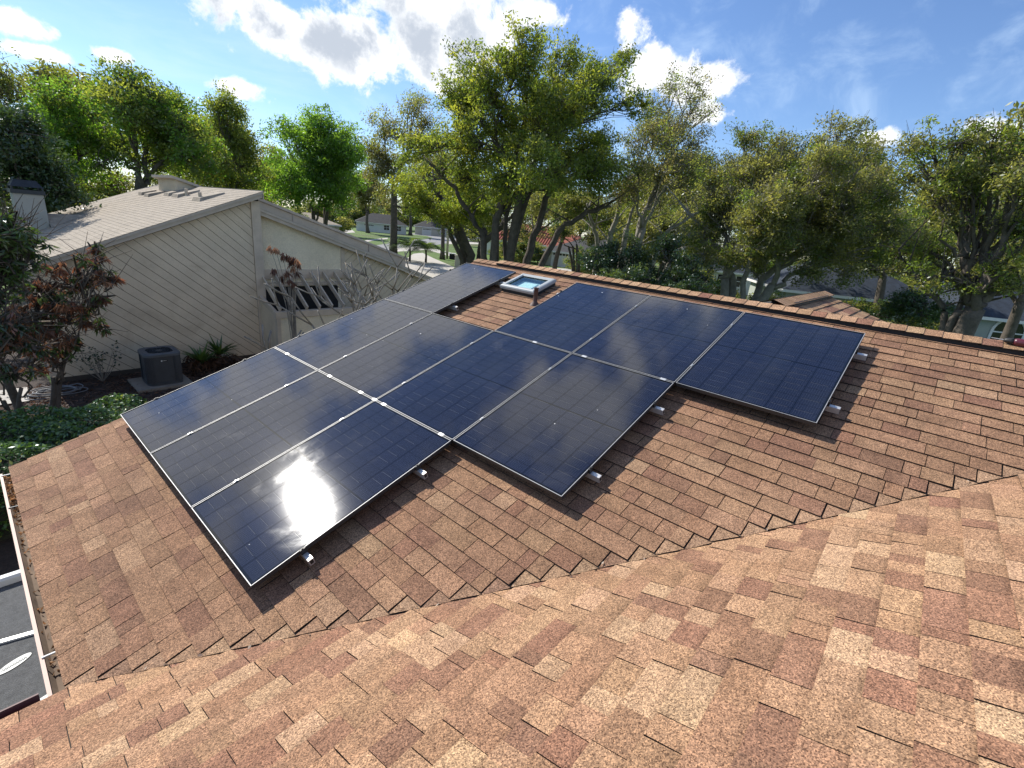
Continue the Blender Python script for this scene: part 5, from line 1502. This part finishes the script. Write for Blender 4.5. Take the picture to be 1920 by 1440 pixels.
def opening(root, q, a, z, w, h, arch=False, name='window', lights=2, trim=None, proud=.06):
    """window or door on the front face of a block"""
    tr = trim or M['white_paint']
    ring = []
    n = 12
    def outl(k):
        ww, hh = w / 2 + k, h
        pts = [(-ww, z - (k if k else 0)), (ww, z - (k if k else 0))]
        if arch: pts += [((w / 2 + k) * math.cos(t), z + h - w / 2 + (w / 2 + k) * math.sin(t)) for t in np.linspace(0, math.pi, n)]
        else: pts += [(ww, z + h + k), (-ww, z + h + k)]
        return pts
    i_, o_ = outl(0), outl(.18)
    m = MB()
    N_ = len(i_)
    for k in range(N_):
        l = (k + 1) % N_
        A, B, C_, D_ = [q(a + x, -proud, zz) for x, zz in (i_[k], i_[l], o_[l], o_[k])]
        A2, B2, C2, D2 = [q(a + x, .0, zz) for x, zz in (i_[k], i_[l], o_[l], o_[k])]
        m.hexa([A2, B2, C2, D2, A, B, C_, D_])
    f = m.build(name, [tr]); f.parent = root; f.matrix_parent_inverse = Matrix.Translation(-root.location)
    p = MB(); p.add([q(a + x, -.015, zz) for x, zz in i_], [tuple(range(N_))])
    po = p.build('pane', [M['pane'] if name != 'garage_door' else M['white_wall']]); po.parent = f
    b_ = MB()
    if name == 'garage_door':
        for k in range(1, 4): b_.beam(q(a - w / 2, -.02, z + h * k / 4), q(a + w / 2, -.02, z + h * k / 4), .02, .03)
        for k in range(6):
            x = a - w / 2 + w * (k + .5) / 6
            b_.hexa([q(x - w * .055, -.02, z + h * .80), q(x + w * .055, -.02, z + h * .80), q(x + w * .055, -.03, z + h * .80), q(x - w * .055, -.03, z + h * .80),
                     q(x - w * .055, -.02, z + h * .93), q(x + w * .055, -.02, z + h * .93), q(x + w * .055, -.03, z + h * .93), q(x - w * .055, -.03, z + h * .93)], 1)
    else:
        zt = z + h - (w / 2 if arch else 0)
        b_.beam(q(a, -.035, z), q(a, -.035, z + h), .05, .04, up=(1, 0, 0)); b_.beam(q(a - w / 2, -.035, zt), q(a + w / 2, -.035, zt), .04, .09)
        b_.beam(q(a - w / 2, -.035, (z + zt) / 2), q(a + w / 2, -.035, (z + zt) / 2), .04, .07)
    bo = b_.build('glazing_bar' if name != 'garage_door' else 'door_panel_rail', [tr, M['black']]); bo.parent = f

def houses():
    # sage house on the right
    d = np.array([.50, -.866, 0]); n = np.array([.866, .50, 0])
    P = np.array([45.0, 3.2, 0])
    R0 = empty('sage_house', (P[0], P[1], GROUND), 'sage stucco house with slate-blue roof and arched windows at the right', 'house')
    q = hip_block(R0, P, d, n, 11.5, 11, GROUND, -.35, 2.9, M['sage'], M['blue_roof'])
    opening(R0, q, 6.2, -2.3, 1.7, 1.75, True)
    opening(R0, q, 2.3, -2.2, 1.2, 1.5)
    P2 = np.array([48.3, -7.4, 0])
    q = hip_block(R0, P2 - n * 1.5, d, n, 13, 12, GROUND, -.45, 3.2, M['sage'], M['blue_roof'])
    opening(R0, q, 3.1, -2.75, 1.9, 2.15, True); opening(R0, q, 7.0, -2.75, 1.9, 2.15, True)
    m = MB(); c0 = P2 - n * 1.6
    for k, z in ((0, GROUND),): m.hexa([c0 + d * -.25 + [0, 0, z], c0 + d * .35 + [0, 0, z], c0 + d * .35 + n * .5 + [0, 0, z], c0 + d * -.25 + n * .5 + [0, 0, z], c0 + d * -.15 + [0, 0, -.6], c0 + d * .25 + [0, 0, -.6], c0 + d * .25 + n * .4 + [0, 0, -.6], c0 + d * -.15 + n * .4 + [0, 0, -.6]])
    o = m.build('pilaster', [M['white_wall']]); o.parent = R0; o.matrix_parent_inverse = Matrix.Translation(-R0.location)
    # garage house
    g0 = on_z(1026, 497, GROUND); g1 = on_z(1078, 504, GROUND); d = (g1 - g0) / np.linalg.norm(g1 - g0); n = np.array([-d[1], d[0], 0]); n = n if n @ (g0 - CAM) > 0 else -n
    R1 = empty('garage_house', (g0[0], g0[1], GROUND), 'cream house with dark roof and white garage door beyond the ridge', 'house')
    q = hip_block(R1, g0 - d * .5, d, n, 13, 10, GROUND, -.55, 1.9, M['cream'], M['dark_roof'], gable=False)
    opening(R1, q, np.linalg.norm(g1 - g0) * .5 + .5, GROUND + .02, 3.3, 2.15, name='garage_door')
    # red tile house
    a = far_point(905, 455, 92); b_ = far_point(1100, 470, 86); d = (b_ - a) * [1, 1, 0]; L = np.linalg.norm(d); d /= L; n = np.array([-d[1], d[0], 0]); n = n if n @ (a - CAM) > 0 else -n
    R2 = empty('red_roof_house', (a[0], a[1], GROUND), 'white house with red clay tile roof behind the tree trunks', 'house')
    q = hip_block(R2, a, d, n, L, 11, GROUND, -.1, 3.0, M['white_wall'], M['red_tile'])
    opening(R2, q, L * .3, -2.2, 1.6, 1.4); opening(R2, q, L * .62, -2.2, 1.6, 1.4)
    q2 = hip_block(R2, a + d * L * .70 - n * 3.5, n * -1 if False else d, n, 5.0, 6, GROUND, -.2, 1.9, M['white_wall'], M['red_tile'], gable=False)
    # barrel tile rows
    for k in range(40):
        m = MB(); x = L * (k + .5) / 40; hw = min(5.5, L / 2 - .3)
        top_ = min(1.0, x / hw, (L - x) / hw)
        p0 = np.array(q(x, -.45, -.2)); p1 = p0 + (np.array(q(x, 5.5, 3.0)) - p0) * top_ * .96
        m.tube([p0 + [0, 0, .05], p1 + [0, 0, .05]], .10, 6); o = m.build('tile_row', [M['red_tile']]); o.parent = R2; o.matrix_parent_inverse = Matrix.Translation(-R2.location)
    # far grey house and white house down the street
    for nm, lab, x, y, D, Lh, mt, rm, zr in (('grey_house', 'grey house at the far end of the street', 778, 437, 165, 15, M['cream'], M['dark_roof'], 2.0), ('white_house', 'pale house beyond the left lawn', 668, 432, 150, 14, M['white_wall'], M['dark_roof'], 2.2),
                                         ('pale_house', 'white house glimpsed behind the olive-grey oak', 1285, 500, 66, 8, M['white_wall'], M['blue_roof'], 2.0), ('brown_roof_house', 'house with small brown roof behind the beige roof peak', 520, 425, 95, 10, M['cream'], M['grey_roof'], 1.2)):
        a = far_point(x, y, D); v = a - CAM; v[2] = 0; v /= np.linalg.norm(v); d = np.array([v[1], -v[0], 0]); 
        Rk = empty(nm, (a[0], a[1], GROUND), lab, 'house')
        q = hip_block(Rk, a, d, v, Lh, 9, GROUND, -.3, zr, mt, rm)
        opening(Rk, q, Lh * .25, GROUND + .02, 2.6, 2.1, name='garage_door'); opening(Rk, q, Lh * .6, -2.1, 1.5, 1.3); opening(Rk, q, Lh * .85, -2.1, 1.2, 1.3)
houses()
def street_things():
    b = on_z(838, 485, GROUND)
    m = MB(); m.tube([(0, 0, 0), (0, 0, 4), (0, 0, 9.2)], [.19, .16, .12], 12)
    o = m.build('utility_pole', [simple('weathered_concrete_pole', (.42, .38, .30), .9, 1.5, .15)], smooth=True); o.location = b; tag(o, 'tall pale utility pole beside the driveway', 'pole')
    v = b - CAM; v[2] = 0; v /= np.linalg.norm(v); s = np.array([v[1], -v[0], 0])
    def cab(name, lab, px, py, w, h, mat, lid):
        c = on_z(px, py, GROUND); r = empty(name, c, lab, 'utility box')
        k = MB(); k.obox((0, 0, h / 2), (s, v, (0, 0, 1)), (w / 2, w * .4, h / 2)); k.build('cabinet', [mat], r)
        k = MB(); k.obox((0, 0, h + .05), (s, v, (0, 0, 1)), (w / 2 + .05, w * .4 + .05, .05)); k.build('lid', [lid], r)
    cab('utility_box', 'pale upright utility box at the lawn edge by the driveway', 857, 501, .62, 1.35, M['cream'], M['cream'])
    cab('utility_box', 'low dark utility box behind the pole', 848, 486, .9, .75, M['black'], M['white_paint'])
    c = on_z(806, 458, GROUND); r = empty('mailbox', c, 'small dark mailbox on a post by the road', 'mailbox')
    k = MB(); k.obox((0, 0, .5), (s, v, (0, 0, 1)), (.06, .06, .5)); k.build('post', [M['white_paint']], r)
    k = MB(); k.tube([-v * .25 + [0, 0, 1.1], v * .25 + [0, 0, 1.1]], .16, 10); k.build('box', [M['black']], r)
    c = on_z(862, 497, GROUND); palm('young_palm', 'young palm with slim trunk behind the utility box', (c[0], c[1], GROUND), 2.1, 12, 1.0, 131, GP)
street_things()

# dry leaf scraps caught along the valley and in the gap by the skylight
def litter():
    rs = np.random.RandomState(141); q, t = [], []
    for k in range(46):
        if k < 34:
            u = rs.rand(); c = VA + (VB - VA) * u * 1.05 + np.array([rs.normal(0, .02), rs.normal(0, .02), .014])
        else:
            c = main_pt(rs.uniform(1.25, 2.25), rs.uniform(4.45, 4.62), .008)
        a = rs.normal(0, 1, 3); a[2] *= .3; a /= np.linalg.norm(a); b = np.cross(a, rs.normal(0, 1, 3)); b /= np.linalg.norm(b)
        L, W = rs.uniform(.008, .022), rs.uniform(.004, .009)
        q.append([c - a * L, c + b * W + [0, 0, .004], c + a * L, c - b * W]); t.append(np.array((.50, .42, .33)) * rs.uniform(.4, 1.3))
    tag(quads_mesh('leaf_litter', np.array(q), M['leaf_dry'], np.array(t)), 'pale dry leaf scraps caught along the roof valley', 'leaves', kind='stuff')
litter()
